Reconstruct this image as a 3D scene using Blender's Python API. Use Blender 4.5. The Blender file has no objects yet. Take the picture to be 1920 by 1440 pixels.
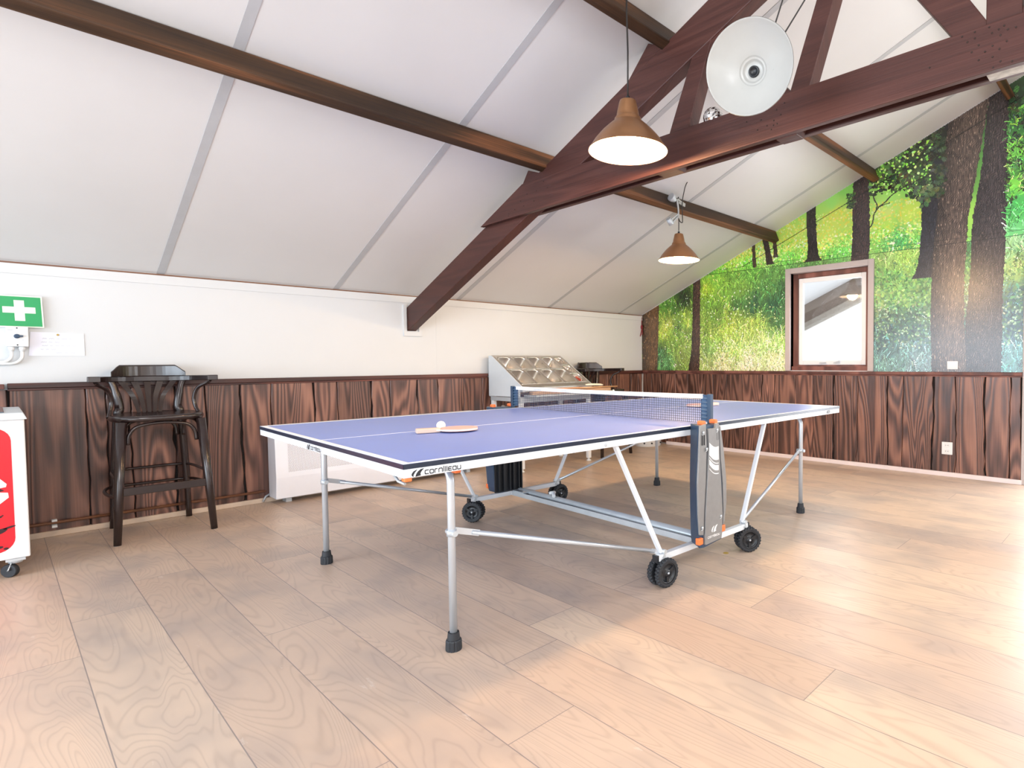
import bpy, bmesh, math, random
import numpy as np
from mathutils import Vector, Matrix

random.seed(7)
rng = np.random.default_rng(11)
SC = bpy.context.scene
COL = SC.collection
PI = math.pi


def srgb(r, g, b):
    f = lambda c: (c / 255 / 12.92) if c / 255 <= 0.04045 else ((c / 255 + 0.055) / 1.055) ** 2.4
    return (f(r), f(g), f(b))


# ------------------------------------------------------------------ camera
CAM = Vector((5.32066, -5.83802, 1.08409))
YAW, PITCH, ROLL, FPX = -0.71127, -0.03738, -0.00623, 1078.489
_f = Vector((math.sin(YAW) * math.cos(PITCH), math.cos(YAW) * math.cos(PITCH), math.sin(PITCH)))
_r = Vector((math.cos(YAW), -math.sin(YAW), 0.0))
_u = _r.cross(_f)
_r2 = _r * math.cos(ROLL) + _u * math.sin(ROLL)
_u2 = -_r * math.sin(ROLL) + _u * math.cos(ROLL)
cd = bpy.data.cameras.new('camera')
cam = bpy.data.objects.new('camera', cd)
COL.objects.link(cam)
m3 = Matrix((_r2, _u2, -_f)).transposed()
cam.matrix_world = Matrix.Translation(CAM) @ m3.to_4x4()
cd.sensor_fit = 'HORIZONTAL'
cd.sensor_width = 36.0
cd.lens = FPX * 36.0 / 1920.0
cd.shift_x = -274.445 / 1920.0
cd.shift_y = -0.245 / 1920.0
cd.clip_start = 0.02
SC.camera = cam

# ------------------------------------------------------------------ daylight, fill lights and exposure
SC.view_settings.view_transform = 'Standard'
SC.view_settings.look = 'None'
SC.view_settings.gamma = 1.0
SC.view_settings.use_curve_mapping = False
SC.view_settings.exposure = 0.0
wd = bpy.data.worlds.new('daylight_sky')
SC.world = wd
wd.use_nodes = True
wd.node_tree.nodes['Background'].inputs[0].default_value = (0.86, 0.94, 1.0, 1)
wd.node_tree.nodes['Background'].inputs[1].default_value = 2.2


def area(name, loc, aim, sx, sy, power, color):
    l = bpy.data.lights.new(name, 'AREA')
    l.shape = 'RECTANGLE'
    l.size, l.size_y, l.energy, l.color = sx, sy, power, color
    o = bpy.data.objects.new(name, l)
    COL.objects.link(o)
    o.location = loc
    d = Vector(aim) - Vector(loc)
    o.rotation_euler = d.to_track_quat('-Z', 'Y').to_euler()
    return o


# daylight entering through the windows behind the camera, on the right wall and through the glazed end door
area('front_window_light', (2.3, -9.25, 1.25), (2.3, 0, 1.2), 3.6, 1.9, 250, (0.76, 0.88, 1.0))
area('front_patio_light', (6.6, -9.25, 1.2), (6.0, 0, 1.2), 3.2, 2.2, 110, (0.88, 0.94, 1.0))
area('right_window_light', (9.95, -4.4, 1.30), (0, -4.2, 1.3), 6.5, 1.05, 95, (1.0, 0.97, 0.93))
area('end_door_light', (5.08, 0.22, 1.2), (4.8, -4, 0.6), 1.05, 1.7, 95, (0.95, 0.97, 1.0))
area('end_window_light', (2.74, 0.16, 1.50), (3.6, -4, 0.6), 0.6, 0.85, 14, (0.95, 0.97, 1.0))
# two added fill lights under the right-hand slope, brightening floor, table and left wall
area('overhead_fill_light', (6.5, -6.4, 2.95), (3.0, -5.6, 0.3), 1.6, 1.6, 175, (0.97, 0.97, 1.0))
area('overhead_fill_light', (6.5, -2.6, 2.95), (3.6, -2.6, 0.3), 1.6, 1.6, 130, (1.0, 0.95, 0.90))

# ------------------------------------------------------------------ mesh helpers


class MB:
    """collects verts / faces, built into ONE mesh object"""

    def __init__(s):
        s.v, s.f, s.m, s.mi, s.sm = [], [], [], 0, False

    def addv(s, pts):
        b = len(s.v)
        s.v += [tuple(p) for p in pts]
        return b

    def face(s, idx):
        s.f.append(tuple(idx)); s.m.append((s.mi, s.sm))

    def quad(s, a, b, c, d):
        k = s.addv((a, b, c, d)); s.face((k, k + 1, k + 2, k + 3))

    def poly(s, pts):
        k = s.addv(pts); s.face(range(k, k + len(pts)))

    def box(s, lo, hi):
        x0, y0, z0 = lo; x1, y1, z1 = hi
        k = s.addv([(x0, y0, z0), (x1, y0, z0), (x1, y1, z0), (x0, y1, z0), (x0, y0, z1), (x1, y0, z1), (x1, y1, z1), (x0, y1, z1)])
        for q in ((0, 3, 2, 1), (4, 5, 6, 7), (0, 1, 5, 4), (1, 2, 6, 5), (2, 3, 7, 6), (3, 0, 4, 7)):
            s.face([k + i for i in q])

    def hexa(s, p):
        """8 points, bottom 4 (ccw) then top 4"""
        k = s.addv(p)
        for q in ((0, 3, 2, 1), (4, 5, 6, 7), (0, 1, 5, 4), (1, 2, 6, 5), (2, 3, 7, 6), (3, 0, 4, 7)):
            s.face([k + i for i in q])

    def prism(s, pts, off):
        """polygon of 3D points extruded along off"""
        n = len(pts); off = Vector(off)
        k = s.addv(pts); k2 = s.addv([Vector(p) + off for p in pts])
        s.face([k + i for i in range(n)][::-1]); s.face([k2 + i for i in range(n)])
        for i in range(n):
            j = (i + 1) % n
            s.face((k + i, k + j, k2 + j, k2 + i))

    def bar(s, a, b, w, h, up=(0, 0, 1)):
        """box from a to b, section w (sideways) x h (towards up)"""
        a, b = Vector(a), Vector(b); d = (b - a).normalized()
        sd = d.cross(Vector(up)).normalized(); u = sd.cross(d).normalized()
        p = []
        for c in (a, b):
            for (i, j) in ((-1, -1), (1, -1), (1, 1), (-1, 1)):
                p.append(c + sd * (i * w / 2) + u * (j * h / 2))
        k = s.addv(p)
        for q in ((0, 3, 2, 1), (4, 5, 6, 7), (0, 1, 5, 4), (1, 2, 6, 5), (2, 3, 7, 6), (3, 0, 4, 7)):
            s.face([k + i for i in q])

    def tube(s, pts, r, n=10, caps=True, closed=False):
        pts = [Vector(p) for p in pts]; N = len(pts)
        rs = r if isinstance(r, (list, tuple)) else [r] * N
        old = s.sm; s.sm = True
        rings = []; prev = None
        for i, p in enumerate(pts):
            if closed: t = pts[(i + 1) % N] - pts[i - 1]
            elif i == 0: t = pts[1] - p
            elif i == N - 1: t = p - pts[i - 1]
            else: t = (pts[i + 1] - p).normalized() + (p - pts[i - 1]).normalized()
            t.normalize()
            if prev is None:
                a = Vector((0, 0, 1)) if abs(t.z) < 0.9 else Vector((1, 0, 0))
                x = t.cross(a).normalized()
            else:
                x = (prev - t * prev.dot(t)).normalized()
            prev = x; y = t.cross(x)
            rings.append(s.addv([p + (x * math.cos(2 * PI * k / n) + y * math.sin(2 * PI * k / n)) * rs[i] for k in range(n)]))
        for i in range(N if closed else N - 1):
            A, B = rings[i], rings[(i + 1) % N]
            for k in range(n):
                k2 = (k + 1) % n
                s.face((A + k, A + k2, B + k2, B + k))
        s.sm = False
        if caps and not closed:
            s.face([rings[0] + k for k in range(n)][::-1]); s.face([rings[-1] + k for k in range(n)])
        s.sm = old

    def lathe(s, prof, n=32, c=(0, 0, 0), axis=(0, 0, 1), caps=True, smooth=True):
        """prof: (radius, height) list along axis"""
        c = Vector(c); ax = Vector(axis).normalized()
        a = Vector((1, 0, 0)) if abs(ax.x) < 0.9 else Vector((0, 1, 0))
        x = (a - ax * a.dot(ax)).normalized(); y = ax.cross(x)
        old = s.sm; s.sm = smooth; rings = []
        for r, h in prof:
            rings.append(s.addv([c + ax * h + (x * math.cos(2 * PI * k / n) + y * math.sin(2 * PI * k / n)) * max(r, 1e-5) for k in range(n)]))
        for A, B in zip(rings[:-1], rings[1:]):
            for k in range(n):
                k2 = (k + 1) % n
                s.face((A + k, A + k2, B + k2, B + k))
        s.sm = False
        if caps:
            s.face([rings[0] + k for k in range(n)][::-1]); s.face([rings[-1] + k for k in range(n)])
        s.sm = old

    def sphere(s, c, r, n=24, m=14, sc=(1, 1, 1)):
        c = Vector(c); old = s.sm; s.sm = True; rings = []
        for j in range(m + 1):
            t = PI * j / m
            rr = max(math.sin(t), 1e-4)
            rings.append(s.addv([c + Vector((math.cos(2 * PI * k / n) * rr * r * sc[0], math.sin(2 * PI * k / n) * rr * r * sc[1], -math.cos(t) * r * sc[2])) for k in range(n)]))
        for A, B in zip(rings[:-1], rings[1:]):
            for k in range(n):
                k2 = (k + 1) % n
                s.face((A + k, A + k2, B + k2, B + k))
        s.sm = old

    def build(s, name, mats, parent=None, world=False, bevel=0.0, seg=2, **props):
        me = bpy.data.meshes.new(name)
        v = s.v
        if world and parent is not None:
            rt_ = parent
            while rt_.parent is not None: rt_ = rt_.parent
            L = Vector(rt_.get('_o', (0, 0, 0)))
            v = [tuple(Vector(p) - L) for p in v]
        me.from_pydata(v, [], s.f)
        if not isinstance(mats, (list, tuple)): mats = [mats]
        for mt in mats: me.materials.append(mt)
        me.polygons.foreach_set('material_index', [a for a, b in s.m])
        me.polygons.foreach_set('use_smooth', [b for a, b in s.m])
        bm = bmesh.new(); bm.from_mesh(me)
        bmesh.ops.recalc_face_normals(bm, faces=bm.faces)
        bm.to_mesh(me); bm.free()
        me.update()
        o = bpy.data.objects.new(name, me)
        COL.objects.link(o)
        if parent is not None: o.parent = parent
        if bevel:
            md = o.modifiers.new('edge', 'BEVEL'); md.width = bevel; md.segments = seg; md.limit_method = 'ANGLE'; md.angle_limit = 0.6
        for k, val in props.items(): o[k] = val
        return o


def thing(name, label, cat, loc=(0, 0, 0), rot=0.0, group=None):
    o = bpy.data.objects.new(name, None); COL.objects.link(o)
    o.empty_display_size = 0.1
    o.location = loc; o.rotation_euler = (0, 0, rot)
    o['label'] = label; o['category'] = cat; o['_o'] = list(loc)
    if group: o['group'] = group
    return o


def tag(o, label, cat, group=None):
    o['label'] = label; o['category'] = cat
    if group: o['group'] = group
    return o


def struct(o):
    o['kind'] = 'structure'
    return o


def dup(root):
    r = root.copy(); COL.objects.link(r)
    for ch in list(root.children):
        c = ch.copy(); COL.objects.link(c); c.parent = r
        for g in list(ch.children):
            d = g.copy(); COL.objects.link(d); d.parent = c
    return r


def arc(c, r, a0, a1, n, ax=(1, 0, 0), ay=(0, 0, 1)):
    c, ax, ay = Vector(c), Vector(ax), Vector(ay)
    return [c + ax * (r * math.cos(a0 + (a1 - a0) * i / n)) + ay * (r * math.sin(a0 + (a1 - a0) * i / n)) for i in range(n + 1)]


def smooth_path(pts, k=6):
    """Catmull-Rom through pts"""
    P = [Vector(p) for p in pts]; P = [P[0] * 2 - P[1]] + P + [P[-1] * 2 - P[-2]]
    out = []
    for i in range(1, len(P) - 2):
        a, b, c, d = P[i - 1], P[i], P[i + 1], P[i + 2]
        for j in range(k):
            t = j / k
            out.append(0.5 * ((2 * b) + (c - a) * t + (2 * a - 5 * b + 4 * c - d) * t * t + (3 * b - a - 3 * c + d) * t ** 3))
    out.append(P[-2])
    return out


# ------------------------------------------------------------------ material helpers
class NT:
    def __init__(s, name):
        s.mat = bpy.data.materials.new(name); s.mat.use_nodes = True
        s.t = s.mat.node_tree; s.b = s.t.nodes['Principled BSDF']

    def n(s, typ, **kw):
        nd = s.t.nodes.new('ShaderNode' + typ)
        for k, v in kw.items():
            if k.startswith('i_'):
                key = k[2:]; key = int(key) if key.isdigit() else key
                s.put(nd.inputs[key], v)
            else: setattr(nd, k, v)
        return nd

    def put(s, sock, v):
        if hasattr(v, 'links'): s.t.links.new(v, sock)
        else:
            if sock.type == 'RGBA' and len(v) == 3: v = (*v, 1)
            sock.default_value = v

    def math(s, op, a, b=None, c=None):
        nd = s.t.nodes.new('ShaderNodeMath'); nd.operation = op
        for i, v in enumerate((a, b, c)):
            if v is not None: s.put(nd.inputs[i], v)
        return nd.outputs[0]

    def mix(s, f, a, b, mode='MIX'):
        nd = s.t.nodes.new('ShaderNodeMix'); nd.data_type = 'RGBA'; nd.blend_type = mode
        s.put(nd.inputs[0], f); s.put(nd.inputs[6], a); s.put(nd.inputs[7], b)
        return nd.outputs[2]

    def comb(s, x, y, z=0.0):
        nd = s.t.nodes.new('ShaderNodeCombineXYZ')
        for i, v in enumerate((x, y, z)): s.put(nd.inputs[i], v)
        return nd.outputs[0]

    def noise(s, vec, scale, detail=3.0, rough=0.55, dist=0.0):
        nd = s.t.nodes.new('ShaderNodeTexNoise')
        s.put(nd.inputs['Vector'], vec); nd.inputs['Scale'].default_value = scale
        nd.inputs['Detail'].default_value = detail; nd.inputs['Roughness'].default_value = rough
        nd.inputs['Distortion'].default_value = dist
        return nd.outputs[0]

    def ramp(s, f, stops):
        nd = s.t.nodes.new('ShaderNodeValToRGB'); e = nd.color_ramp.elements
        while len(e) < len(stops): e.new(0.5)
        for i, (p, c) in enumerate(stops):
            e[i].position = p; e[i].color = (*c, 1)
        s.put(nd.inputs[0], f)
        return nd.outputs[0]

    def pos(s):
        g = s.n('NewGeometry')
        x = s.n('SeparateXYZ', i_0=g.outputs['Position'])
        return g, x.outputs[0], x.outputs[1], x.outputs[2]

    def obj(s):
        g = s.n('TexCoord')
        x = s.n('SeparateXYZ', i_0=g.outputs['Object'])
        return g.outputs['Object'], x.outputs[0], x.outputs[1], x.outputs[2]

    def base(s, v): s.put(s.b.inputs['Base Color'], v)
    def rough(s, v): s.put(s.b.inputs['Roughness'], v)

    def bump(s, h, st=0.2, d=0.01):
        nd = s.n('Bump', i_Height=h); nd.inputs['Strength'].default_value = st; nd.inputs['Distance'].default_value = d
        s.t.links.new(nd.outputs[0], s.b.inputs['Normal'])


def plain(name, c, rough=0.5, metal=0.0, var=0.06, scale=14.0, coat=0.0, emit=None, trans=0.0, spec=None):
    """a plain surface with a little procedural unevenness"""
    t = NT(name)
    v, *_ = t.obj()
    f = t.noise(v, scale, 4.0)
    lo = tuple(max(0.0, x * (1 - var)) for x in c); hi = tuple(min(1.0, x * (1 + var)) for x in c)
    t.base(t.ramp(f, [(0.3, lo), (0.7, hi)]))
    t.rough(t.math('ADD', t.math('MULTIPLY', f, 0.12), rough - 0.06))
    t.b.inputs['Metallic'].default_value = metal
    if coat: t.b.inputs['Coat Weight'].default_value = coat
    if trans: t.b.inputs['Transmission Weight'].default_value = trans
    if spec is not None: t.b.inputs['Specular IOR Level'].default_value = spec
    if emit:
        t.put(t.b.inputs['Emission Color'], emit[0]); t.b.inputs['Emission Strength'].default_value = emit[1]
    return t.mat


def wood(name, dark, mid, light, axis='z', rings=9.0, rough=0.45, bump=0.25, island=True, stretch=0.09, spec=0.4, fine=0.35, blotch=1.1):
    """stained timber; grain runs along axis; every loose board gets its own grain"""
    t = NT(name)
    g, x, y, z = t.pos()
    rnd = g.outputs['Random Per Island'] if island else 0.37
    along, cross = {'z': (z, t.math('ADD', x, y)), 'y': (y, t.math('ADD', x, z)), 'x': (x, t.math('ADD', y, z))}[axis]
    w = t.math('MULTIPLY', rnd, 61.0)
    la = t.math('MULTIPLY', along, stretch * 10)
    vec = t.comb(t.math('MULTIPLY', cross, 5.0), la, w)
    low = t.noise(vec, 1.0, 1.5, 0.45, 0.35)
    ring = t.math('SINE', t.math('MULTIPLY', low, rings * 6.283))
    ring = t.math('MULTIPLY_ADD', ring, 0.5, 0.5)
    fin = t.noise(t.comb(t.math('MULTIPLY', cross, 130.0), t.math('MULTIPLY', along, 2.2), w), 1.0, 3.0, 0.6)
    blot = t.noise(t.comb(t.math('MULTIPLY', cross, 4.0), t.math('MULTIPLY', along, 1.7), w), 1.0, 2.0, 0.5)
    f = t.math('MULTIPLY_ADD', fin, fine, t.math('MULTIPLY', ring, 1 - fine))
    col = t.ramp(f, [(0.12, dark), (0.5, mid), (0.88, light)])
    shade = t.math('MULTIPLY_ADD', rnd, 0.5, 0.72)
    shade = t.math('MULTIPLY', shade, t.math('MULTIPLY_ADD', blot, blotch, 1.0 - blotch / 2))
    col = t.mix(1.0, col, t.comb(shade, shade, shade), 'MULTIPLY')
    t.base(col)
    t.rough(t.math('MULTIPLY_ADD', f, 0.18, rough - 0.09))
    t.b.inputs['Specular IOR Level'].default_value = spec
    t.bump(f, bump, 0.004)
    return t.mat


# ------------------------------------------------------------------ materials
M = {}
M['white_wall'] = plain('white_wall_paint', srgb(210, 212, 213), 0.62, var=0.012, scale=3)
M['ceiling'] = plain('ceiling_panel', srgb(212, 211, 210), 0.45, var=0.015, scale=2.5)
M['strip'] = plain('joint_strip', srgb(178, 179, 181), 0.5, var=0.03)
M['white_paint'] = plain('white_paint', srgb(226, 227, 228), 0.35, var=0.015)
M['white_plastic'] = plain('white_plastic', srgb(224, 226, 226), 0.3, var=0.01)
M['grey_frame'] = plain('grey_frame_paint', srgb(176, 166, 164), 0.45, var=0.03)
M['steel'] = plain('stainless_steel', srgb(205, 198, 190), 0.3, 1.0, var=0.03, scale=12)
M['rad_white'] = plain('white_radiator_steel', srgb(238, 240, 248), 0.35, var=0.01)
M['alu'] = plain('brushed_aluminium', srgb(200, 206, 212), 0.3, 0.5, var=0.02, scale=3)
M['galv'] = plain('galvanised_steel', srgb(190, 196, 200), 0.38, 0.3, var=0.05, scale=12)
M['apron'] = plain('white_apron_steel', srgb(220, 224, 228), 0.3, var=0.01)
M['navy_band'] = plain('navy_edge_band', srgb(30, 40, 58), 0.3, var=0.08)
M['black_plastic'] = plain('black_plastic', srgb(26, 29, 34), 0.38, var=0.1)
M['rubber'] = plain('black_rubber', srgb(34, 37, 42), 0.6, var=0.15, scale=60)
M['navy_plastic'] = plain('navy_plastic', srgb(42, 66, 92), 0.42, var=0.08)
M['silver_plastic'] = plain('silver_grey_plastic', srgb(134, 134, 134), 0.4, 0.25, var=0.05, scale=40)
M['orange'] = plain('orange_plastic', srgb(238, 120, 62), 0.4, var=0.04)
M['line_white'] = plain('white_line_paint', srgb(240, 240, 240), 0.4, var=0.01)
M['ink'] = plain('dark_ink', srgb(30, 32, 38), 0.5)
M['grey_ink'] = plain('faint_grey_ink', srgb(176, 180, 186), 0.6)
M['white_ink'] = plain('white_ink', srgb(238, 238, 238), 0.4)
M['pale_grey'] = plain('pale_grey_print', srgb(214, 214, 212), 0.4)
M['dark_cord'] = plain('dark_cable', srgb(38, 34, 32), 0.5)
M['tan_stick'] = wood('pale_stick_wood', srgb(170, 120, 84), srgb(206, 160, 122), srgb(226, 188, 152), 'y', 3, 0.4, 0.05)
M['board_tan'] = wood('cutting_board_wood', srgb(150, 112, 84), srgb(184, 146, 116), srgb(206, 172, 142), 'y', 4, 0.4, 0.05)
M['truss'] = wood('red_brown_truss_timber', srgb(56, 30, 26), srgb(78, 44, 38), srgb(92, 56, 48), 'x', 9.0, 0.5, 0.3, stretch=0.03, fine=0.75, blotch=0.5)
M['purlin'] = wood('rough_brown_purlin', srgb(34, 24, 16), srgb(78, 53, 33), srgb(150, 96, 60), 'y', 3.2, 0.6, 0.5, stretch=0.04, fine=0.6, blotch=1.3)
M['plank'] = wood('stained_wainscot_plank', srgb(48, 34, 31), srgb(102, 70, 60), srgb(142, 102, 86), 'z', 17.0, 0.34, 0.4, spec=0.5, fine=0.5, stretch=0.045, blotch=1.2)
M['cap'] = wood('dark_cap_rail', srgb(50, 30, 28), srgb(84, 48, 42), srgb(108, 64, 54), 'y', 3.0, 0.4, 0.2)
M['gap'] = plain('dark_bark_gap', srgb(24, 19, 18), 0.9, var=0.5, scale=60)
M['stool'] = plain('near_black_bentwood', srgb(40, 28, 27), 0.24, var=0.14, scale=15, spec=0.6)
M['nail'] = plain('dull_nail_head', srgb(52, 40, 36), 0.5, 0.3)
M['fascia'] = plain('grey_brown_fascia', srgb(120, 106, 94), 0.6, var=0.06)
M['fascia2'] = plain('pale_grey_board', srgb(158, 150, 138), 0.6, var=0.06)
M['win_wood'] = wood('brown_window_timber', srgb(78, 46, 40), srgb(108, 66, 58), srgb(128, 84, 74), 'z', 3.0, 0.45, 0.15)
M['copper'] = plain('copper_brown_metal', srgb(150, 108, 74), 0.36, 0.55, var=0.05, scale=20)
M['white_enamel'] = plain('white_enamel', srgb(174, 175, 172), 0.3, var=0.015)
M['lamp_inside'] = plain('white_lamp_inside', srgb(250, 240, 225), 0.5, var=0.01)
M['bulb'] = plain('lit_bulb_glass', (1, 0.85, 0.6), 0.4, emit=((1.0, 0.80, 0.52), 60.0))
M['ball'] = plain('white_ball', srgb(250, 250, 248), 0.35, var=0.005)
M['red_rubber'] = plain('worn_red_rubber', srgb(236, 176, 170), 0.5, var=0.05)
M['handle_wood'] = wood('pale_handle_wood', srgb(226, 196, 176), srgb(238, 214, 196), srgb(244, 226, 212), 'y', 3, 0.4, 0.03)
M['green_sign'] = plain('green_sign', srgb(0, 150, 82), 0.4, var=0.02)
M['cream_sign'] = plain('pale_glow_sign', srgb(226, 238, 218), 0.5, var=0.01)
M['paper'] = plain('white_paper', srgb(232, 234, 246), 0.7, var=0.01)
M['red_print'] = plain('red_print', srgb(204, 22, 38), 0.35, var=0.02)
M['choc'] = plain('dark_chocolate_print', srgb(46, 18, 26), 0.35)
M['cream'] = plain('cream_print', srgb(244, 234, 226), 0.4, var=0.04)
M['lid_grey'] = plain('pale_grey_lid', srgb(206, 212, 216), 0.35, var=0.02)
M['dark_glass'] = plain('tinted_lid_glass', srgb(84, 104, 118), 0.1, var=0.05)
M['bark_white'] = plain('whitewashed_timber', srgb(190, 190, 184), 0.8, var=0.3, scale=30)
M['pipe_shadow_brown'] = plain('brown_pipe_and_shadow_strip', srgb(112, 74, 52), 0.45, var=0.06)
M['baseboard_l'] = plain('pale_wood_baseboard', srgb(206, 186, 166), 0.5, var=0.1, scale=8)
M['baseboard_b'] = plain('white_baseboard', srgb(226, 214, 214), 0.45, var=0.03)
M['red_cloth'] = plain('dark_red_ribbon', srgb(122, 22, 34), 0.7, var=0.2)
M['net'] = plain('navy_net_cord', srgb(62, 70, 92), 0.7)
M['net_cloth'] = plain('slate_blue_cloth', srgb(70, 96, 124), 0.75, var=0.1)
M['yellow_ink'] = plain('yellow_sticker', srgb(176, 146, 62), 0.5)


def glass_mat():
    t = NT('window_glass')
    t.base((1, 1, 1)); t.rough(0.02)
    tr = t.n('BsdfTransparent'); gl = t.n('BsdfGlossy'); gl.inputs['Roughness'].default_value = 0.02
    mx = t.n('MixShader'); mx.inputs[0].default_value = 0.10
    t.t.links.new(tr.outputs[0], mx.inputs[1]); t.t.links.new(gl.outputs[0], mx.inputs[2])
    t.t.links.new(mx.outputs[0], t.t.nodes['Material Output'].inputs[0])
    return t.mat


M['glass'] = glass_mat()


def floor_mat():
    t = NT('worn_oak_floorboards')
    g, x, y, z = t.pos()
    PW, PL = 0.246, 2.3
    rowf = t.math('DIVIDE', t.math('ADD', y, 5.405 + 40 * PW), PW)
    row = t.math('FLOOR', rowf)
    rn = t.n('TexWhiteNoise', noise_dimensions='1D', i_W=row).outputs[0]
    cf = t.math('ADD', t.math('DIVIDE', x, PL), t.math('MULTIPLY', rn, 9.37))
    cidx = t.math('FLOOR', cf)
    idn = t.n('TexWhiteNoise', noise_dimensions='2D')
    t.put(idn.inputs['Vector'], t.comb(row, cidx))
    pid = idn.outputs[0]
    w = t.math('MULTIPLY', pid, 47.0)
    low = t.noise(t.comb(t.math('MULTIPLY', y, 5.2), t.math('MULTIPLY', x, 0.75), w), 1.0, 1.8, 0.45, 0.5)
    ring = t.math('MULTIPLY_ADD', t.math('SINE', t.math('MULTIPLY', low, 190.0)), 0.5, 0.5)
    fin = t.noise(t.comb(t.math('MULTIPLY', y, 90.0), t.math('MULTIPLY', x, 3.0), w), 1.0, 3.0, 0.6)
    blot = t.noise(t.comb(t.math('MULTIPLY', y, 3.2), t.math('MULTIPLY', x, 2.0), w), 1.0, 3.0, 0.55)
    c0 = t.ramp(pid, [(0.0, srgb(187, 163, 145)), (0.35, srgb(199, 175, 156)), (0.7, srgb(205, 183, 162)), (1.0, srgb(192, 169, 153))])
    ring4 = t.math('POWER', ring, 5.0)
    c1 = t.mix(t.math('MULTIPLY', ring4, 0.24), c0, srgb(128, 108, 98))
    c2 = t.mix(t.math('MULTIPLY', fin, 0.22), c1, srgb(214, 186, 160))
    dirt = t.math('SMOOTHSTEP', 0.50, 0.78, blot) if False else t.ramp(blot, [(0.46, (0, 0, 0)), (0.74, (1, 1, 1))])
    c3 = t.mix(t.math('MULTIPLY', dirt, 0.6), c2, srgb(146, 137, 134))
    # seams between boards
    fy = t.math('FRACT', rowf); ey = t.math('MULTIPLY', t.math('MINIMUM', fy, t.math('SUBTRACT', 1.0, fy)), PW)
    fx = t.math('FRACT', cf); ex = t.math('MULTIPLY', t.math('MINIMUM', fx, t.math('SUBTRACT', 1.0, fx)), PL)
    e = t.math('MINIMUM', ey, ex)
    seam = t.math('LESS_THAN', e, 0.0016)
    c4 = t.mix(t.math('MULTIPLY', seam, 0.75), c3, srgb(116, 108, 108))
    # pale scuffs
    sc = t.noise(t.comb(t.math('MULTIPLY', x, 5.0), t.math('MULTIPLY', y, 14.0), 3.0), 1.0, 5.0, 0.7)
    scf = t.ramp(sc, [(0.66, (0, 0, 0)), (0.72, (1, 1, 1))])
    c5 = t.mix(t.math('MULTIPLY', scf, 0.35), c4, srgb(222, 214, 206))
    t.base(c5)
    t.rough(t.math('MULTIPLY_ADD', blot, 0.25, 0.26))
    t.b.inputs['Specular IOR Level'].default_value = 0.45
    t.bump(t.math('MULTIPLY_ADD', ring, 0.2, t.math('MULTIPLY', t.math('GREATER_THAN', e, 0.0022), 1.0)), 0.12, 0.003)
    return t.mat


M['floor'] = floor_mat()


def table_mat():
    t = NT('blue_table_surface')
    v, x, y, z = t.obj()
    f = t.noise(v, 6.0, 5.0, 0.6)
    t.base(t.ramp(f, [(0.3, srgb(114, 136, 208)), (0.7, srgb(124, 146, 216))]))
    t.rough(t.math('MULTIPLY_ADD', f, 0.14, 0.33))
    t.b.inputs['Specular IOR Level'].default_value = 0.5
    return t.mat


M['blue_top'] = table_mat()


def grille_mat():
    t = NT('perforated_white_steel')
    g, x, y, z = t.pos()
    P = 0.0125
    a = t.math('DIVIDE', y, P); b = t.math('DIVIDE', z, P * 0.5)
    rowb = t.math('FLOOR', b)
    a2 = t.math('ADD', a, t.math('MULTIPLY', t.math('MODULO', rowb, 2.0), 0.5))
    dx = t.math('SUBTRACT', t.math('FRACT', a2), 0.5); dy = t.math('MULTIPLY', t.math('SUBTRACT', t.math('FRACT', b), 0.5), 0.5)
    d = t.math('SQRT', t.math('ADD', t.math('MULTIPLY', dx, dx), t.math('MULTIPLY', dy, dy)))
    hole = t.math('LESS_THAN', d, 0.19)
    t.base(t.mix(hole, srgb(238, 239, 246), srgb(84, 84, 96)))
    t.rough(0.4)
    return t.mat


M['grille'] = grille_mat()


def mirror_mat():
    t = NT('mirror_tiles')
    t.base((0.85, 0.85, 0.85)); t.rough(0.06); t.b.inputs['Metallic'].default_value = 1.0
    return t.mat


M['mirror'] = mirror_mat()

# ================================================================== SETTING
RZ0, RS = 1.73, 0.403            # eaves height and roof pitch of the left slope
RIDGE = 4.86
XR = 2 * RIDGE                   # right wall
YF = -9.2                        # wall behind the camera


def roof(x): return RZ0 + RS * (x if x < RIDGE else XR - x)


mb = MB(); mb.box((-0.2, YF - 0.2, -0.08), (XR + 0.2, 0.3, 0.0))
struct(mb.build('floor', M['floor']))

mb = MB(); mb.box((-0.12, YF, 0.0), (0.0, 0.12, RZ0 + 0.02))
struct(mb.build('wall_left', M['white_wall']))

# gable wall with the window and the glazed door cut out
WX0, WX1, WZ0, WZ1 = 2.245, 3.13, 0.985, 2.06
DX0, DX1, DZ1 = 4.47, 5.70, 2.12
mb = MB()
def gable(x0, x1, z0, z1=None):
    """wall piece between x0 and x1 from z0 up to z1 or to the roof"""
    if z1 is None: mb.prism([(x0, 0, z0), (x1, 0, z0), (x1, 0, roof(x1)), (x0, 0, roof(x0))], (0, 0.12, 0))
    else: mb.box((x0, 0, z0), (x1, 0.12, z1))
gable(0, WX0, 0); gable(WX0, WX1, 0, WZ0); gable(WX0, WX1, WZ1); gable(WX1, DX0, 0); gable(DX0, RIDGE, DZ1); gable(RIDGE, DX1, DZ1); gable(DX1, XR, 0)
struct(mb.build('wall_back', M['white_wall']))

mb = MB()
for a, b in ((YF, -8.2), (-6.2, -5.6), (-3.3, -2.7), (-0.7, 0.12)): mb.box((XR, a, 0), (XR + 0.12, b, RZ0 + 0.02))
for a, b in ((-8.2, -6.2), (-5.6, -3.3), (-2.7, -0.7)):
    mb.box((XR, a, 0), (XR + 0.12, b, 0.72)); mb.box((XR, a, 1.66), (XR + 0.12, b, RZ0 + 0.02))
struct(mb.build('wall_right', M['white_wall']))

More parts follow.
